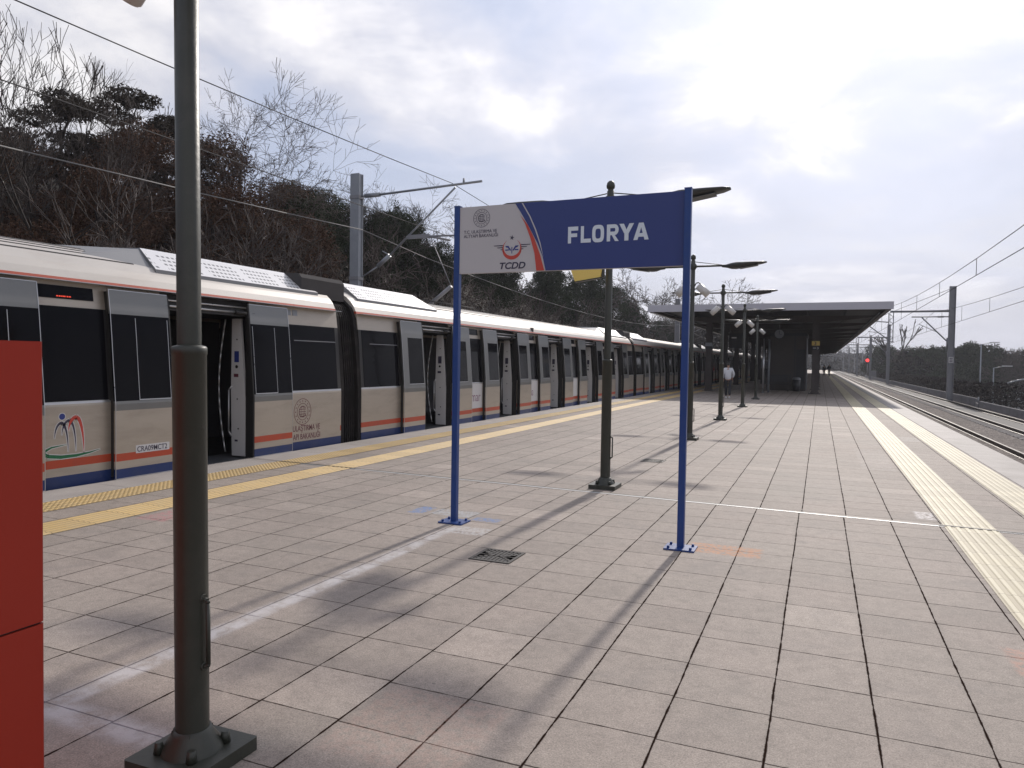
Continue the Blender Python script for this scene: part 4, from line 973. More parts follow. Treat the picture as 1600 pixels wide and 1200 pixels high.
# ------------------------------------------------------------------ canopy
t = thing('platform_canopy', 'long flat-roofed platform canopy with a light grey fascia on brown columns', 'canopy', (-2.6, 37.4, 0))
CX0, CX1, CL = -5.66, 5.63, 130.0
mb = MB(); mb.box(CX0, CX1, 0, .10, 4.17, 4.52); mb.box(CX1 - .08, CX1, .10, CL, 4.30, 4.52); mb.box(CX0, CX0 + .08, .10, CL, 4.30, 4.52); mb.build('fascia', M['fascia'], t)
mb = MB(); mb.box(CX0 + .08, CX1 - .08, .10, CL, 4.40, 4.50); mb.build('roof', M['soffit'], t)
mb = MB(); 
mb.box(CX0 + .1, CX0 + .30, .12, CL, 4.14, 4.30); mb.box(CX1 - .30, CX1 - .1, .12, CL, 4.14, 4.30); mb.build('gutter', M['column'], t)
mb = MB()
for k in range(18): mb.cyl((CX1 - .55, .6 + k * 7.0, 4.02), (CX1 - .55, 7.3 + k * 7.0, 4.02), .035, n=6)
mb.build('cable_duct', M['galv'], t)
for x in (-1.9, .0, 1.9, 3.8, -3.9):
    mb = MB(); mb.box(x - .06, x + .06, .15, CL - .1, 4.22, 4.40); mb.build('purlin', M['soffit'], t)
for k in range(17):
    y = 5.3 + 7.4 * k
    mb = MB(); mb.prism([(CX0 + .35, 4.14), (CX0 + .35, 4.22), (CX1 - .35, 4.22), (CX1 - .35, 4.14), (2.7, 3.86), (-3.1, 3.86)], y - .09, y + .09, 'y'); mb.build('beam', M['column'], t)
    for x in (-3.25, 2.36):
        mb = MB(); mb.box(x - .17, x + .17, y - .17, y - .145, .04, 3.86); mb.box(x - .17, x + .17, y + .145, y + .17, .04, 3.86); mb.box(x - .012, x + .012, y - .145, y + .145, .04, 3.86)
        mb.box(x - .15, x - .13, y - .145, y + .145, .04, 3.86); mb.box(x + .13, x + .15, y - .145, y + .145, .04, 3.86)
        mb.box(x - .30, x + .30, y - .26, y + .26, .001, .04)
        mb.box(x - .21, x + .21, y - .20, y + .20, .04, .12); c = mb.build('column', M['column'], t)
        if k == 0:
            mb = MB(); mb.box(x - .20, x + .20, y - .20, y - .175, 2.62 if x > 0 else 2.55, 2.86 if x > 0 else 2.75, 0); mb.box(x - .20, x + .20, y - .20, y - .175, 2.38 if x > 0 else 2.40, 2.58 if x > 0 else 2.52, 1)
            s2 = mb.build('column_sign', [M['yellowsign'] if x > 0 else M['galv'], M['kiosk_dk']], c)
            if x > 0:
                text_mesh('sign_text', '3', M['ink'], c, .26, (x - .09, y - .201, 2.65), 'sign', off=.004)
                mb = MB(); mb.box(x - .14, x + .02, y - .203, y - .2, 2.46, 2.50); mb.prism([(x + .06, 2.42), (x + .10, 2.42), (x + .16, 2.48), (x + .10, 2.54), (x + .06, 2.54), (x + .12, 2.48)], y - .203, y - .2, 'y'); mb.build('sign_arrow', M['jamb'], c)
    if k < 15:
        mb = MB(); mb.box(-1.4, 1.6, y + 2.0, y + 2.12, 3.95, 4.02); mb.build('strip_light', M['galv'], t)

# kiosk, clock, steel posts, bench, hanging board under the canopy
t = thing('kiosk', 'dark brown kiosk block under the canopy behind the lamp posts', 'kiosk', (-1.75, 47.2, 0))
mb = MB(); mb.box(-1.05, .95, 0, 5.0, 0, 3.30); mb.build('wall', M['kiosk'], t)
mb = MB(); mb.box(-1.12, 1.02, -.06, 5.06, 3.30, 3.48); mb.build('roof', M['kiosk_dk'], t)
mb = MB(); mb.box(.30, .36, -.03, -.002, .02, 3.28); mb.box(.955, .98, -.03, 5.0, .02, 3.28); mb.build('trim', M['kiosk_dk'], t)
mb = MB(); mb.box(.42, .90, -.025, -.003, .10, 2.5); mb.build('door', M['kiosk_dk'], t)
t2 = thing('dark_backdrop', 'long dark block added as a backdrop farther down under the canopy', 'backdrop block', (-2.9, 62, 0))  # added block that supplies the dark background deep under the canopy
mb = MB(); mb.box(-1.5, 1.5, 0, 18, 0, 1.25); mb.build('parapet', M['kiosk_dk'], t2)
mb = MB(); mb.box(-1.5, 1.5, 18.02, 18.3, 0, 3.6); mb.build('end_wall', M['kiosk'], t2)
mb = MB()
for s_ in (-1.5, 1.42):
    mb.box(s_, s_ + .06, 0, 18, 1.9, 1.95)
    for k in range(13): mb.box(s_, s_ + .06, k * 1.45, k * 1.45 + .06, 1.25, 1.9)
mb.build('railing', M['galv_dk'], t2)
t = thing('platform_clock', 'round platform clock hung under the canopy above the kiosk', 'clock', (-2.27, 46.0, 3.38))
mb = MB(); mb.cyl((0, -.06, 0), (0, .06, 0), .30, n=28); mb.build('clock_case', M['kiosk_dk'], t)
mb = MB(); mb.cyl((0, -.066, 0), (0, -.061, 0), .26, n=28); f_ = mb.build('clock_face', M['galv'], t)
mb = MB(); mb.box(-.012, .012, -.072, -.067, -.02, .20); mb.prism([(-.01, -.01), (.13, -.05), (.13, -.03), (-.005, .012)], -.072, -.067, 'y'); mb.build('hands', M['ink'], f_)
mb = MB(); mb.cyl((0, 0, .30), (0, 0, 1.0), .025, n=8); mb.build('hanger', M['column'], t)
for k, (x, y) in enumerate(((-2.86, 42.1), (-2.66, 43.4))):
    t = thing('steel_post', ['bright slim steel post just left of the kiosk', 'duller slim steel post between the bright post and the kiosk'][k], 'post', (x, y, 0), 'slim steel posts')
    mb = MB(); mb.cyl((0, 0, .012), (0, 0, 2.95), .055, n=12); mb.build('pole', M['alu'] if k == 0 else M['galv'], t)
    mb = MB(); mb.cyl((0, 0, .001), (0, 0, .012), .11, n=16); mb.cyl((0, 0, 2.95), (0, 0, 2.97), .062, n=12); mb.build('foot_plate', M['galv'], t)
def bench(label, loc, rz=0):
    t = thing('platform_bench', label, 'bench', loc, 'benches under the canopy', rz)
    mb = MB()
    for k in range(5): mb.box(-.75, .75, -.24 + k * .095, -.165 + k * .095, .43, .46)
    mb.build('seat', M['kiosk_dk'], t)
    mb = MB()
    for k in range(4): mb.box(-.75, .75, .25 + k * .012, .275 + k * .012, .55 + k * .11, .64 + k * .11)
    mb.build('backrest', M['kiosk_dk'], t)
    for x in (-.6, .6):
        mb = MB(); mb.box(x - .03, x + .03, -.22, -.17, 0, .43); mb.box(x - .03, x + .03, .20, .25, 0, .95); mb.box(x - .03, x + .03, -.22, .25, .39, .43); mb.build('leg', M['column'], t)
    return t
bench('dark slatted bench in front of the kiosk', (-2.3, 45.6, 0)); bench('dark slatted bench beyond the kiosk', (-2.3, 56.0, 0))
t = thing('litter_bin', 'small dark litter bin beside the kiosk bench', 'bin', (-1.25, 45.7, 0))
mb = MB(); mb.lathe([(0.0, .02), (.20, .02), (.22, .75), (.0, .751)], n=16); mb.build('bin_body', M['kiosk_dk'], t)
mb = MB(); mb.lathe([(.225, .70), (.225, .78), (.16, .84), (0, .845)], n=16); mb.build('lid', M['galv_dk'], t)
t = thing('information_board', 'dark information board hanging under the canopy left side', 'sign', (-4.6, 45.0, 0))
mb = MB(); mb.box(-.42, .42, -.06, .06, 2.50, 3.38); pn2 = mb.build('board', M['kiosk_dk'], t)
mb = MB(); mb.box(-.28, .0, -.064, -.061, 3.08, 3.16); mb.build('board_text', M['jamb'], pn2)
for x in (-.35, .35): mb = MB(); mb.cyl((x, 0, 3.38), (x, 0, 4.2), .02, n=6); mb.build('hanger', M['column'], t)

# ------------------------------------------------------------------ signal, far lamps, far signals
t = thing('railway_signal', 'distant railway signal showing red beside the right tracks', 'railway signal', (10.0, 186, -1.1))
mb = MB(); mb.cyl((0, 0, 0), (0, 0, 3.3), .09, n=8); mb.build('post', M['galv_dk'], t)
mb = MB(); mb.box(-.35, .35, -.08, .08, 3.2, 4.9); hd = mb.build('signal_head', M['kiosk_dk'], t)
mb = MB(); mb.cyl((0, -.14, 4.05), (0, -.09, 4.05), .34, n=14); mb.build('red_light', M['redlamp'], hd)
t = thing('relay_cabinet', 'small grey cabinet at the foot of the red signal', 'cabinet', (11.3, 186, -1.1))
mb = MB(); mb.box(-.6, .6, -.4, .4, 0.1, 1.6); mb.build('case', M['galv_dk'], t); mb = MB(); mb.box(-.65, .65, -.45, .45, 1.6, 1.7); mb.build('roof', M['galv'], t)
def far_lamp(label, loc, h_):
    t = thing('street_lamp', label, 'street lamp', loc, 'street lamps on the road beyond the wall')
    mb = MB(); mb.cyl((0, 0, 0), (0, 0, h_), .11, .06, 8); mb.build('pole', M['galv'], t)
    mb = MB(); mb.cyl((0, 0, h_), (1.2, 0, h_ + .22), .04, n=6); mb.build('arm', M['galv'], t)
    mb = MB(); mb.box(.9, 2.0, -.12, .12, h_ + .20, h_ + .32); mb.build('lamp_head', M['jamb'], t); return t
fl_ = far_lamp('taller slim street lamp beyond the wall, right of the nearest mast', (19.05, 110, -4.7), 9.3)
far_lamp('shorter slim street lamp beyond the wall, near the right picture edge', (20.5, 110, -4.7), 6.3)
t = thing('traffic_signal', 'overhead curved road signal arm with two pale round discs at the right edge', 'traffic signal', (16.8, 90, -4.7))
mb = MB(); pts = [(0, 0, 0), (0, 0, 3.3)] + [(4.2 * (1 - math.cos(a)), 0, 3.3 + 2.0 * math.sin(a)) for a in frange(.1, 1.5, 9)]; mb.tube(pts, .075, 8); mb.build('curved_arm', M['galv'], t)
mb = MB(); mb.box(-1.6, 2.1, -.04, .04, 3.28, 3.34); mb.box(.6, 2.1, -.04, .04, 2.85, 2.90); mb.build('crossbar', M['galv'], t)
for z in (3.62, 2.98): mb = MB(); mb.cyl((2.4, -.05, z), (2.4, .05, z), .26, n=18); mb.box(1.95, 2.06, -.05, .05, z - .2, z + .2); mb.build('disc', M['galv'], t)

# ------------------------------------------------------------------ people
def skin_mesh(name, chains, m, parent, sub=2):
    """chains: list of polylines [(x,y,z,r),...]; vertices closer than 1 mm are merged, so chains join"""
    vs = []; es = []; rs = []
    def idx(p):
        for i, q_ in enumerate(vs):
            if (Vector(q_) - Vector(p[:3])).length < 1e-3: return i
        vs.append(p[:3]); rs.append(p[3]); return len(vs) - 1
    for ch in chains:
        ids = [idx(p) for p in ch]
        for a, b in zip(ids[:-1], ids[1:]): es.append((a, b))
    me = bpy.data.meshes.new(name); me.from_pydata([tuple(v) for v in vs], es, [])
    o = bpy.data.objects.new(name, me); COL.objects.link(o)
    md = o.modifiers.new('skin', 'SKIN'); md.use_smooth_shade = True
    for i, r_ in enumerate(rs):
        rr = r_ if isinstance(r_, tuple) else (r_, r_); me.skin_vertices[0].data[i].radius = rr
    me.skin_vertices[0].data[0].use_root = True
    s_ = o.modifiers.new('sub', 'SUBSURF'); s_.levels = sub; s_.render_levels = sub
    bpy.context.view_layer.update(); dg = bpy.context.evaluated_depsgraph_get()
    me2 = bpy.data.meshes.new_from_object(o.evaluated_get(dg)); bpy.data.objects.remove(o)
    me2.materials.clear(); me2.materials.append(m); me2.name = name
    for p_ in me2.polygons: p_.use_smooth = True
    o2 = bpy.data.objects.new(name, me2); COL.objects.link(o2); o2.parent = parent; return o2
def person(label, loc, rz, top, legs, shoes, H=1.62, stride=.16, group=None):
    t = thing('person', label, 'person', loc, group, rz); k = H / 1.72; 
    def S(ch): return [(x * k, y * k, z * k, (r[0] * k, r[1] * k) if isinstance(r, tuple) else r * k) for x, y, z, r in ch]
    pel = (0, 0, .93, (.125, .09)); ch_ = (0, .02, 1.28, (.15, .10)); nk = (0, .02, 1.46, .055)
    # walks along +Y (away); body
    hipL, hipR = (-.09, 0, .88, .085), (.09, 0, .88, .085)
    kneL, kneR = (-.09, stride * .55, .50, .055), (.09, -stride * .15, .49, .055)
    ankL, ankR = (-.09, stride * .9, .09, .038), (.09, -stride * 1.2, .13, .038)
    shL, shR = (-.17, .01, 1.40, .058), (.17, .01, 1.40, .058); elL, elR = (-.23, -.07, 1.14, .042), (.25, .04, 1.15, .042)
    wrL, wrR = (-.22, .04, .93, .030), (.19, .15, .98, .030)
    body = [[pel, (0, .01, 1.08, (.115, .085)), ch_, nk, (0, .025, 1.53, .05), (0, .03, 1.60, (.075, .090)), (0, .03, 1.68, (.068, .082))],
            [pel, hipL, kneL, ankL], [pel, hipR, kneR, ankR], [ch_, shL, elL, wrL], [ch_, shR, elR, wrR]]
    for s_, wr in ((-1, wrL), (1, wrR)):
        px, py, pz = wr[0], wr[1] + .01, wr[2] - .06; body.append([wr, (px, py, pz, .026)])
        for q_ in range(4): fx = px + (-.02 + q_ * .0135); body.append([(px, py, pz, .026), (fx, py + .012, pz - .055 + abs(q_ - 1.5) * .006, .0085), (fx, py + .028, pz - .085 + abs(q_ - 1.5) * .008, .0075)])
        body.append([(px, py, pz, .026), (px - s_ * .028, py + .025, pz - .02, .009), (px - s_ * .025, py + .04, pz - .045, .008)])
    b = skin_mesh('person_body', [S(c) for c in body], M['skin'], t, 1)
    skin_mesh('jacket', [S([(0, 0, .86, (.165, .125)), (0, .01, 1.06, (.160, .125)), (0, .02, 1.28, (.175, .130)), (0, .02, 1.43, (.10, .085)), (0, .02, 1.50, (.075, .075))]),
                         S([(0, .02, 1.28, (.175, .130)), (-.17, .01, 1.40, .078), (-.235, -.07, 1.14, .063), (-.222, .035, .96, .050)]),
                         S([(0, .02, 1.28, (.175, .130)), (.17, .01, 1.40, .078), (.255, .04, 1.15, .063), (.195, .145, 1.0, .050)])], top, t)
    skin_mesh('trousers', [S([(0, 0, .95, (.14, .105)), (-.09, 0, .86, .095), (-.09, stride * .55, .50, .068), (-.09, stride * .9, .11, .055)]),
                           S([(0, 0, .95, (.14, .105)), (.09, 0, .86, .095), (.09, -stride * .15, .49, .068), (.09, -stride * 1.2, .15, .055)])], legs, t)
    for nm, an, up in (('L', (-.09, stride * .9), 0), ('R', (.09, -stride * 1.2), .03)):
        skin_mesh('shoe', [S([(an[0], an[1] - .05, .045 + up, .045), (an[0], an[1] + .05, .045 + up * .6, .045), (an[0], an[1] + .15, .032, .034)])], shoes, t, 1)
    skin_mesh('hair', [S([(0, .0, 1.56, (.070, .070)), (0, .0, 1.63, (.088, .098)), (0, .01, 1.70, (.080, .090))])], M['hair'], t)
    return t
person('person in a pale jacket and dark trousers walking away under the canopy edge', (-3.80, 34.0, 0), 0.05, M['jacket'], M['trousers'], M['shoe'])
person('distant dark-clad person standing at the far platform edge, on the left', (.55, 112, 0), .3, M['darkcloth'], M['trousers'], M['darkcloth'], group=None)
person('distant dark-clad person standing at the far platform edge, on the right', (1.25, 116, 0), 2.9, M['darkcloth'], M['trousers'], M['darkcloth'], H=1.75)

# ------------------------------------------------------------------ trees
def tubes_np(segs, n=4):
    """segs: array (k,8): p0, p1, r0, r1 -> verts, quads"""
    S_ = np.asarray(segs, float); p0 = S_[:, 0:3]; p1 = S_[:, 3:6]; r0 = S_[:, 6:7]; r1 = S_[:, 7:8]
    ax = p1 - p0; ax /= np.maximum(np.linalg.norm(ax, axis=1, keepdims=True), 1e-9)
    ref = np.where(np.abs(ax[:, 2:3]) < .9, np.array([[0, 0, 1.]]), np.array([[1., 0, 0]])); u = np.cross(ax, ref); u /= np.linalg.norm(u, axis=1, keepdims=True); v = np.cross(ax, u)
    ring_ = []
    for P_, r_ in ((p0, r0), (p1, r1)):
        for i in range(n): a = 2 * math.pi * i / n; ring_.append(P_ + r_ * (u * math.cos(a) + v * math.sin(a)))
    V = np.stack(ring_, 1).reshape(-1, 3); k = len(S_); base = (np.arange(k) * 2 * n)[:, None]
    F_ = np.concatenate([base + np.array([[i, (i + 1) % n, n + (i + 1) % n, n + i]]) for i in range(n)], 0)
    return V, F_
def branches(seed, H, spread=.9, depth=6, r0=.14, up=.35, lean=0.0, forks=(2, 3), taper=.62, minr=.006, nfirst=3):
    rg = random.Random(seed); trunk = []; tw = []
    def grow(p, d_, L_, r, dep):
        n = 3 if dep > 1 else 2; q_ = p; dd = d_.copy(); rr = r
        for i in range(n):
            dd = (dd + Vector((rg.gauss(0, .19), rg.gauss(0, .19), rg.gauss(0, .13) + up * .10))).normalized()
            p2 = q_ + dd * (L_ / n); r2 = max(minr, rr * (.88 if dep else .7))
            (trunk if dep >= depth - 1 else tw).append((*q_, *p2, rr, r2))
            if dep < depth and dep > 0 and rg.random() < .55:
                side = dd.cross(Vector((rg.gauss(0, 1), rg.gauss(0, 1), rg.gauss(0, 1)))).normalized()
                grow(p2, (dd * .55 + side * .8 * spread).normalized(), L_ * .55 * rg.uniform(.7, 1.1), max(minr, r2 * .5), dep - 2 if dep > 1 else 0)
            q_ = p2; rr = r2
        if dep > 0:
            for i in range(rg.choice(forks) if dep < depth else nfirst):
                side = dd.cross(Vector((rg.gauss(0, 1), rg.gauss(0, 1), rg.gauss(0, 1)))).normalized()
                a = rg.uniform(.25, .75) * spread
                grow(q_, (dd * math.cos(a) + side * math.sin(a)).normalized(), L_ * rg.uniform(.62, .86), max(minr, rr * rg.uniform(taper - .08, taper + .1)), dep - 1)
    grow(Vector((0, 0, -.3)), Vector((lean, 0, 1)).normalized(), H * .27, r0, depth)
    A = np.array(trunk + tw); top_ = A[:, 5].max(); sc_ = H / top_
    T_ = np.array(trunk); B_ = np.array(tw); T_[:, :6] *= sc_; B_[:, :6] *= sc_
    return T_, B_
def bare_tree(name, label, seed, H, loc, m=None, group='bare trees', **kw):
    T_, B_ = branches(seed, H, **kw); t = thing(name, label, 'tree', loc, group); m = m or M['bark']
    v, f = tubes_np(T_, 7); npmesh('trunk', v, f, m, t, smooth=True)
    v, f = tubes_np(B_, 3); npmesh('crown', v, f, m, t, smooth=True); return t
def leafcards(centers, size, jitter=.5, flat_=0.0, rg=nr):
    n = len(centers); C_ = np.asarray(centers, float); a = rg.normal(size=(n, 3)); a[:, 2] *= (1 - flat_ * .5); a /= np.linalg.norm(a, axis=1, keepdims=True)
    b = np.cross(a, rg.normal(size=(n, 3))); b /= np.linalg.norm(b, axis=1, keepdims=True)
    s_ = size * rg.uniform(1 - jitter, 1 + jitter, (n, 1)); a = a * s_ * rg.uniform(.7, 1.5, (n, 1)); b = b * s_ * .55
    V = np.stack([C_ - a, C_ - b, C_ + a, C_ + b], 1).reshape(-1, 3); return V, np.arange(4 * n).reshape(n, 4)
def crown_pts(blobs, n, rg=nr, shell=.45):
    """points scattered mostly near the surface of several lumpy blobs"""
    w_ = np.array([b[3] * b[4] * b[5] for b in blobs]) ** .67; w_ /= w_.sum(); idx = rg.choice(len(blobs), n, p=w_); B_ = np.array(blobs)[idx]
    d_ = rg.normal(size=(n, 3)); d_ /= np.linalg.norm(d_, axis=1, keepdims=True); r = (shell + (1 - shell) * rg.random(n)) ** .6; r = r * (1 + .18 * np.sin(d_[:, 0] * 7 + idx) * np.cos(d_[:, 2] * 6 + idx * 2))
    return B_[:, :3] + d_ * r[:, None] * B_[:, 3:6]
def leafy_tree(name, label, kind, H, Wd, loc, seed, n=9000, size=.10, m='leaf_ever', group='evergreen trees'):
    rg = np.random.default_rng(seed); r2 = random.Random(seed); t = thing(name, label, 'tree', loc, group)
    segs = [(0, 0, -.4, 0, 0, H * .55, .16, .10), (0, 0, H * .55, .1, .1, H * .86, .10, .03)]; blobs = []
    if kind == 'pine':        # layered flat pads on spreading limbs
        for k in range(15):
            a = r2.uniform(0, 6.28); z = H * r2.uniform(.58, .97); rad = Wd * r2.uniform(.25, .95) * (1 - .5 * (z / H - .58)); x, y = rad * math.cos(a), rad * math.sin(a)
            segs.append((0, 0, z * .82, x, y, z, .05, .02)); blobs.append((x, y, z, Wd * r2.uniform(.28, .45), Wd * r2.uniform(.28, .45), H * .035))
        blobs.append((0, 0, H * .97, Wd * .4, Wd * .4, H * .04))
    elif kind == 'cone':
        for k in range(16):
            z = H * (.18 + .78 * k / 15); rad = Wd * (1.02 - k / 16) * .75; a = k * 2.4
            blobs.append((rad * .35 * math.cos(a), rad * .35 * math.sin(a), z, rad * .8 + .1, rad * .8 + .1, H * .06))
    else:
        for k in range(13):
            a = r2.uniform(0, 6.28); z = H * r2.uniform(.35, .85); rad = Wd * r2.uniform(.1, .7) * math.sin(math.pi * min(1, z / H * .9)); x, y = rad * math.cos(a), rad * math.sin(a)
            segs.append((0, 0, z * .6, x, y, z, .06, .02)); blobs.append((x, y, z, Wd * r2.uniform(.26, .44), Wd * r2.uniform(.26, .44), H * r2.uniform(.10, .17)))
    v, f = tubes_np(np.array(segs), 6); npmesh('trunk', v, f, M['bark_dk'], t, smooth=True)
    v, f = leafcards(crown_pts(blobs, n, rg), size, rg=rg); npmesh('crown', v, f, M[m], t); return t
def gz(x, y): return float(hgt(x, y))

# left embankment: bare trees.  (x, y, height)
def settop(t, x, y, ztop, rz=None):
    """stand the tree at x, y and scale it so that its top reaches ztop"""
    mz = max(v[2] for c in t.children for v in c.bound_box); g_ = gz(x, y); k = (ztop - g_) / mz
    t.location = (x, y, g_); t.scale = (k * 1.0, k * 1.0, k)
    if rz is not None: t.rotation_euler = (0, 0, rz)
    return t
def more(src, lb, x, y, ztop, rz): return settop(dup(src, lb), x, y, ztop, rz)
S0 = 5
BT = [bare_tree('bare_tree', 'tall bare branching tree against the sky at the far left edge', S0, 10, (0, 0, 0), M['bark_dk'], spread=.55, r0=.15, nfirst=5, minr=.0075, taper=.64, up=1.1),
      bare_tree('bare_tree', 'fine-twigged bare tree against the sky, left of the big lamp post', 8, 9, (0, 0, 0), M['bark'], spread=.95, depth=7, r0=.11, forks=(2, 2, 3), minr=.0058),
      bare_tree('bare_tree', 'pale multi-stemmed bare tree low on the bank, left edge', 21, 5, (0, 0, 0), M['bark'], spread=.75, depth=5, r0=.085, nfirst=5, minr=.008),
      bare_tree('bare_tree', 'bare spreading tree whose crown shows above the left end of the sign', 33, 11.8, (0, 0, 0), M['bark_dk'], spread=.95, depth=7, r0=.16, forks=(2, 2, 3), minr=.010),
      bare_tree('bare_tree', 'bare gnarled tree above the canopy left corner', 45, 13.5, (0, 0, 0), M['bark'], spread=.95, depth=7, r0=.22, minr=.02, forks=(2, 2, 3))]
settop(BT[0], -18.5, 13.9, 10.7); settop(BT[1], -22.5, 19.6, 12.3); settop(BT[2], -15.3, 11.0, 5.6); settop(BT[3], -22.5, 43.5, 13.3); settop(BT[4], -20, 87.5, 13.2)
for i, x, y, zt, rz, lb_ in [
        (0, -20.5, 12.2, 10.2, 1.9, 'bare tree with steep limbs at the very left margin'), (1, -20.2, 14.6, 9.6, 3.9, 'shorter bare tree right beside the tall left one'),
        (1, -22.6, 22.4, 11.6, 2.2, 'fine-twigged bare tree just right of the big lamp post'), (1, -23.5, 17.6, 11.2, 5.4, 'fine-twigged bare tree behind the tall left one'),
        (2, -15.8, 14.3, 6.0, 1.0, 'pale bare stems behind the roof unit left of the big lamp post'),
        (2, -15.5, 18.0, 6.2, 2.5, 'pale bare stems right of the big lamp post above the train'), (2, -16.4, 20.8, 6.6, 4.1, 'pale fan-shaped bare stems left of the mast'),
        (2, -15.9, 25.4, 6.6, 5.2, 'pale bare stems right of the mast above the train roof'), (3, -26, 33.3, 12.1, 2.8, 'small bare tree poking up left of the mast top'),
        (3, -26.5, 35.6, 11.6, 4.4, 'small twiggy tree behind the mast top'), (4, -18.5, 135, 17.0, 2.0, 'bare tree over the canopy roof, right of the blue sign leg'),
        (4, -22.5, 80, 11.6, 4.0, 'bare tree behind the sign post, left of the canopy'), (4, -20, 112, 11.5, 1.2, 'bare tree seen under the canopy left side'),
        (2, -15.5, 33, 5.6, .3, 'bare bush-like tree seen between the sign posts, left'), (2, -16.2, 40, 6.2, 3.3, 'bare bush-like tree between the sign posts, middle'),
        (2, -15.8, 49, 6.4, 1.7, 'bare bush-like tree between the sign posts, right')]:
    q_ = more(BT[i], lb_, x, y, zt, rz)
    if i == 1: q_.scale = (q_.scale[0] * .62, q_.scale[1] * .62, q_.scale[2])

P1 = leafy_tree('pine_tree', 'dark layered pine crown left of the big lamp post', 'pine', 7.5, 2.3, (0, 0, 0), 5, 16000, .055, 'leaf_pine', 'pine trees')
settop(P1, -25, 20.4, 11.9)
more(P1, 'dark pine behind the tall bare tree at the left', -24.5, 17.4, 10.7, 2.0); more(P1, 'dark pine crown partly behind the big lamp post', -24.5, 22.4, 11.3, 4.0)
B1 = leafy_tree('brown_leaf_tree', 'dense reddish-brown tree just right of the big lamp post', 'round', 7.2, 3.0, (0, 0, 0), 9, 30000, .042, 'leaf_brown', 'brown-leaved trees')
settop(B1, -22.5, 23.6, 10.9, 0); B1.scale = (B1.scale[0] * 1.15, B1.scale[0] * 1.15, B1.scale[2])
for k, (x, y, zt, lb_) in enumerate(((-20.5, 12.8, 7.3, 'brown-leaved tree low at the left edge'), (-21, 16.4, 7.6, 'brown-leaved tree below the pine crowns'), (-20.5, 20.4, 8.0, 'brown-leaved tree behind the big lamp post'), (-18.8, 22.2, 7.2, 'small brown-leaved tree above the carriage joint'), (-22, 14.6, 8.3, 'brown-leaved tree behind the tall bare tree'), (-22.0, 26.6, 9.6, 'brown-leaved tree leaning against the dark evergreen'), (-23.5, 20.2, 10.2, 'brown-leaved tree just left of the big lamp post'), (-23.0, 17.8, 9.4, 'brown-leaved tree under the left pine crown'))):
    more(B1, lb_, x, y, zt, k * 1.3 + .5)
E1 = leafy_tree('evergreen_tree', 'dark rounded evergreen left of the mast behind the train', 'round', 7.8, 3.4, (0, 0, 0), 13, 30000, .055)
settop(E1, -24, 29.2, 10.2)
EV = [(-25.5, 33.0, 10.4, 'dark evergreen mass just left of the mast'), (-22.5, 26.2, 8.9, 'dark evergreen beside the reddish-brown tree'), (-24, 36.4, 10.7, 'dark evergreen between mast and sign'), (-24.5, 40.2, 10.9, 'taller dark evergreen between mast and sign'),
      (-23, 42, 9.2, 'dark evergreen behind the left sign post'), (-22.5, 49, 9.4, 'dark evergreen behind the white part of the sign'), (-22, 58, 10.0, 'dark evergreen behind the sign board middle'),
      (-22, 68, 10.6, 'dark evergreen just left of the second lamp post'), (-22, 80, 10.6, 'dark evergreen just right of the second lamp post'), (-22.5, 94, 9.9, 'dark evergreen close to the canopy left corner'), (-23, 116, 8.6, 'far dark evergreen behind the canopy left corner')]
for k, (x, y, zt, lb_) in enumerate(EV): more(E1, lb_, x, y, zt, k * 1.1)
K1 = leafy_tree('conifer_tree', 'pointed dark conifer just right of the mast', 'cone', 8.6, 3.1, (0, 0, 0), 17, 14000, .06, 'leaf_ever', 'conifers')
settop(K1, -25, 37.6, 10.8)
for k, (x, y, zt, lb_) in enumerate(((-25, 40, 11.7, 'pointed dark conifer, second right of the mast'), (-25, 42.7, 11.3, 'pointed dark conifer beside the left sign post'), (-25.5, 38.8, 11.0, 'pointed dark conifer farther back behind the mast arms'))):
    more(K1, lb_, x, y, zt, k * 2.1)

# brush covering the bank (uncountable)
n = 130000
yy_ = 4 + (nr.random(n) ** 1.7) * 130; xx_ = -13.9 - (nr.random(n) ** .85) * 18 ; lump = .5 + .5 * np.sin(xx_ * 1.1 + yy_ * .35) * np.sin(yy_ * .55 - xx_ * .4)
zz_ = hgt(xx_, yy_) + nr.random(n) * (.5 + 2.6 * lump)
v, f = leafcards(np.stack([xx_, yy_, zz_], 1), .075, .7)
o = npmesh('undergrowth', v, f, M['brush']); o['kind'] = 'stuff'; o['label'] = 'dark brown winter undergrowth covering the bank behind the train'; o['category'] = 'undergrowth'
sg = []
for k in range(5200):
    y = 5 + (rng.random() ** 1.5) * 80; x = -14.0 - rng.random() * 10; z = gz(x, y); p_ = Vector((x, y, z)); d_ = Vector((rng.gauss(0, .45), rng.gauss(0, .45), 1)).normalized(); r_ = .013
    for j in range(4):
        q_ = p_ + d_ * rng.uniform(.35, .75); sg.append((*p_, *q_, r_, r_ * .75)); r_ *= .75
        if rng.random() < .8: e_ = (d_ + Vector((rng.gauss(0, .7), rng.gauss(0, .7), rng.gauss(0, .3)))).normalized(); sg.append((*q_, *(q_ + e_ * rng.uniform(.3, .7)), r_ * .8, r_ * .4))
        p_ = q_; d_ = (d_ + Vector((rng.gauss(0, .35), rng.gauss(0, .35), 0))).normalized()
v, f = tubes_np(np.array(sg), 3); o = npmesh('bank_twigs', v, f, M['bark']); o['kind'] = 'stuff'; o['label'] = 'pale tangled twigs of shrubs on the bank behind the train'; o['category'] = 'undergrowth'

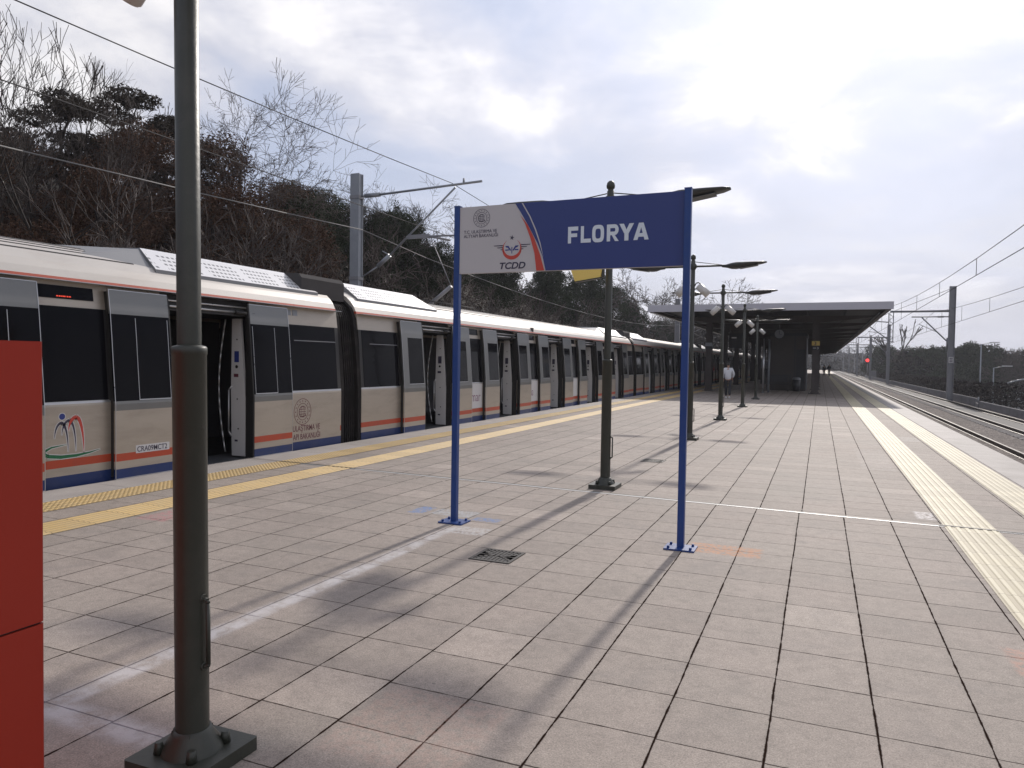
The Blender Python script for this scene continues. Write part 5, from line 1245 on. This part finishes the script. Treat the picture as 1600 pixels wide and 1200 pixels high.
# right side wood (uncountable) and its distinct trees
def wood(name, label, n, x0, x1, y0, y1, zt, size):
    u = nr.random(n); w_ = nr.random(n); x = x0 + (x1 - x0) * u; y = y0 + (y1 - y0) * w_; g_ = hgt(x, y)
    top = zt * (.80 + .12 * np.sin(x * .35 + y * .11) + .10 * np.sin(x * .9 - y * .23) + .07 * np.sin(x * 2.1 + y * .7)); z = g_ + (top - g_) * nr.random(n) ** .75
    v, f = leafcards(np.stack([x, y, z], 1), size, .6); o = npmesh(name, v, f, M['wood_far']); o['kind'] = 'stuff'; o['label'] = label; o['category'] = 'wood'
wood('tree_belt', 'dark belt of trees beyond the wall, right of the tracks', 80000, 33, 75, 95, 160, 4.2, .24)
wood('tree_belt', 'dark belt of trees beside the tracks in the distance', 80000, 14, 42, 150, 260, 5.6, .28)
wood('scrub', 'dark scrub between the wall and the road', 50000, 12.0, 17, 70, 230, .2, .10)
wood('distant_wood', 'greyish far wood closing the view along the tracks', 30000, -40, 60, 420, 560, 9, 1.2)
wood('left_wood', 'dark wood on the left of the far tracks', 26000, -40, -15, 120, 300, 9.5, .5)
T1 = bare_tree('pollard_tree', 'dark pollarded trunk with stubby branches right of the second mast', 71, 13.0, (15.8, 165, gz(15.8, 165)), M['bark_dk'], 'trees right of the tracks', spread=.28, depth=4, r0=.85, minr=.07, nfirst=2); T1.scale = (1.0, 1.0, 1.22)
R1 = leafy_tree('evergreen_tree', 'dark evergreen clump left of the nearest right mast', 'round', 10.5, 4.4, (20.5, 150, gz(20.5, 150)), 23, 20000, .12, 'leaf_ever', 'trees right of the tracks')
RT = [(17.5, 158, 1.0, 'dark evergreen between pollard and clump'), (23.5, 150, 1.07, 'dark evergreen directly left of the nearest right mast'), (26.0, 148, 1.03, 'dark evergreen directly right of the nearest right mast'), (14.0, 180, .95, 'dark evergreen left of the pollarded trunk'), (13.5, 215, 1.0, 'dark evergreen behind the third right mast'), (30, 150, .78, 'low dark evergreen right of the taller far street lamp')]
for k, (x, y, s_, lb_) in enumerate(RT): dup(R1, lb_, loc=(x, y, gz(x, y)), rz=k * 1.7, scale=(s_, s_, s_))
RB = bare_tree('bare_tree', 'small bare tree above the wood at the right picture edge', 81, 10.2, (33.5, 140, gz(33.5, 140)), M['bark'], 'trees right of the tracks', spread=.9, depth=6, r0=.2, minr=.03)
dup(RB, 'small bare tree just right of the taller far street lamp', loc=(28.5, 150, gz(28.5, 150)), rz=2, scale=(.98,) * 3)
dup(RB, 'small bare tree between the pollard and the evergreens', loc=(19.0, 160, gz(19, 160)), rz=4, scale=(1.05,) * 3)
dup(RB, 'bare tree beside the pollarded trunk', loc=(17.0, 168, gz(17, 168)), rz=5.2, scale=(1.0,) * 3)

# distant town blocks at the end of the line
for k, (x, y, w_, h_, lb_) in enumerate(((-6, 620, 26, 17, 'hazy low apartment block in the far distance, left'), (34, 640, 30, 15, 'hazy low apartment block in the far distance, middle'), (78, 600, 26, 13, 'hazy low apartment block in the far distance, right'))):
    t = thing('distant_building', lb_, 'building', (x, y, gz(x, y)), 'far apartment blocks')
    mb = MB(); mb.box(-w_ / 2, w_ / 2, 0, 14, 0, h_); wl = mb.build('wall', M['wall'], t)
    mb = MB(); mb.box(-w_ / 2 - .4, w_ / 2 + .4, -.4, 14.4, h_, h_ + .7); mb.build('roof', M['column'], t)
    for r_ in range(4):
        for c_ in range(6):
            mb = MB(); xx0 = -w_ / 2 + w_ * (c_ + .3) / 6; mb.box(xx0, xx0 + 1.8, -.12, -.02, 2 + r_ * 3.2, 3.6 + r_ * 3.2); mb.build('window', M['glass'], wl)

# ------------------------------------------------------------------ haze
hm = bpy.data.materials.new('thin_haze'); hm.use_nodes = True; t = NT(hm.node_tree); t.n.clear()
pv = t.node('ShaderNodeVolumePrincipled', {'Color': (0.80, 0.82, 0.88, 1), 'Density': 0.00045, 'Anisotropy': 0.3})
o_ = t.node('ShaderNodeOutputMaterial'); t.l.new(pv.outputs[0], o_.inputs['Volume'])
mb = MB(); mb.box(-1900, 1900, -1600, 3300, -7.5, 46); hz_ = mb.build('haze', hm, kind='stuff')
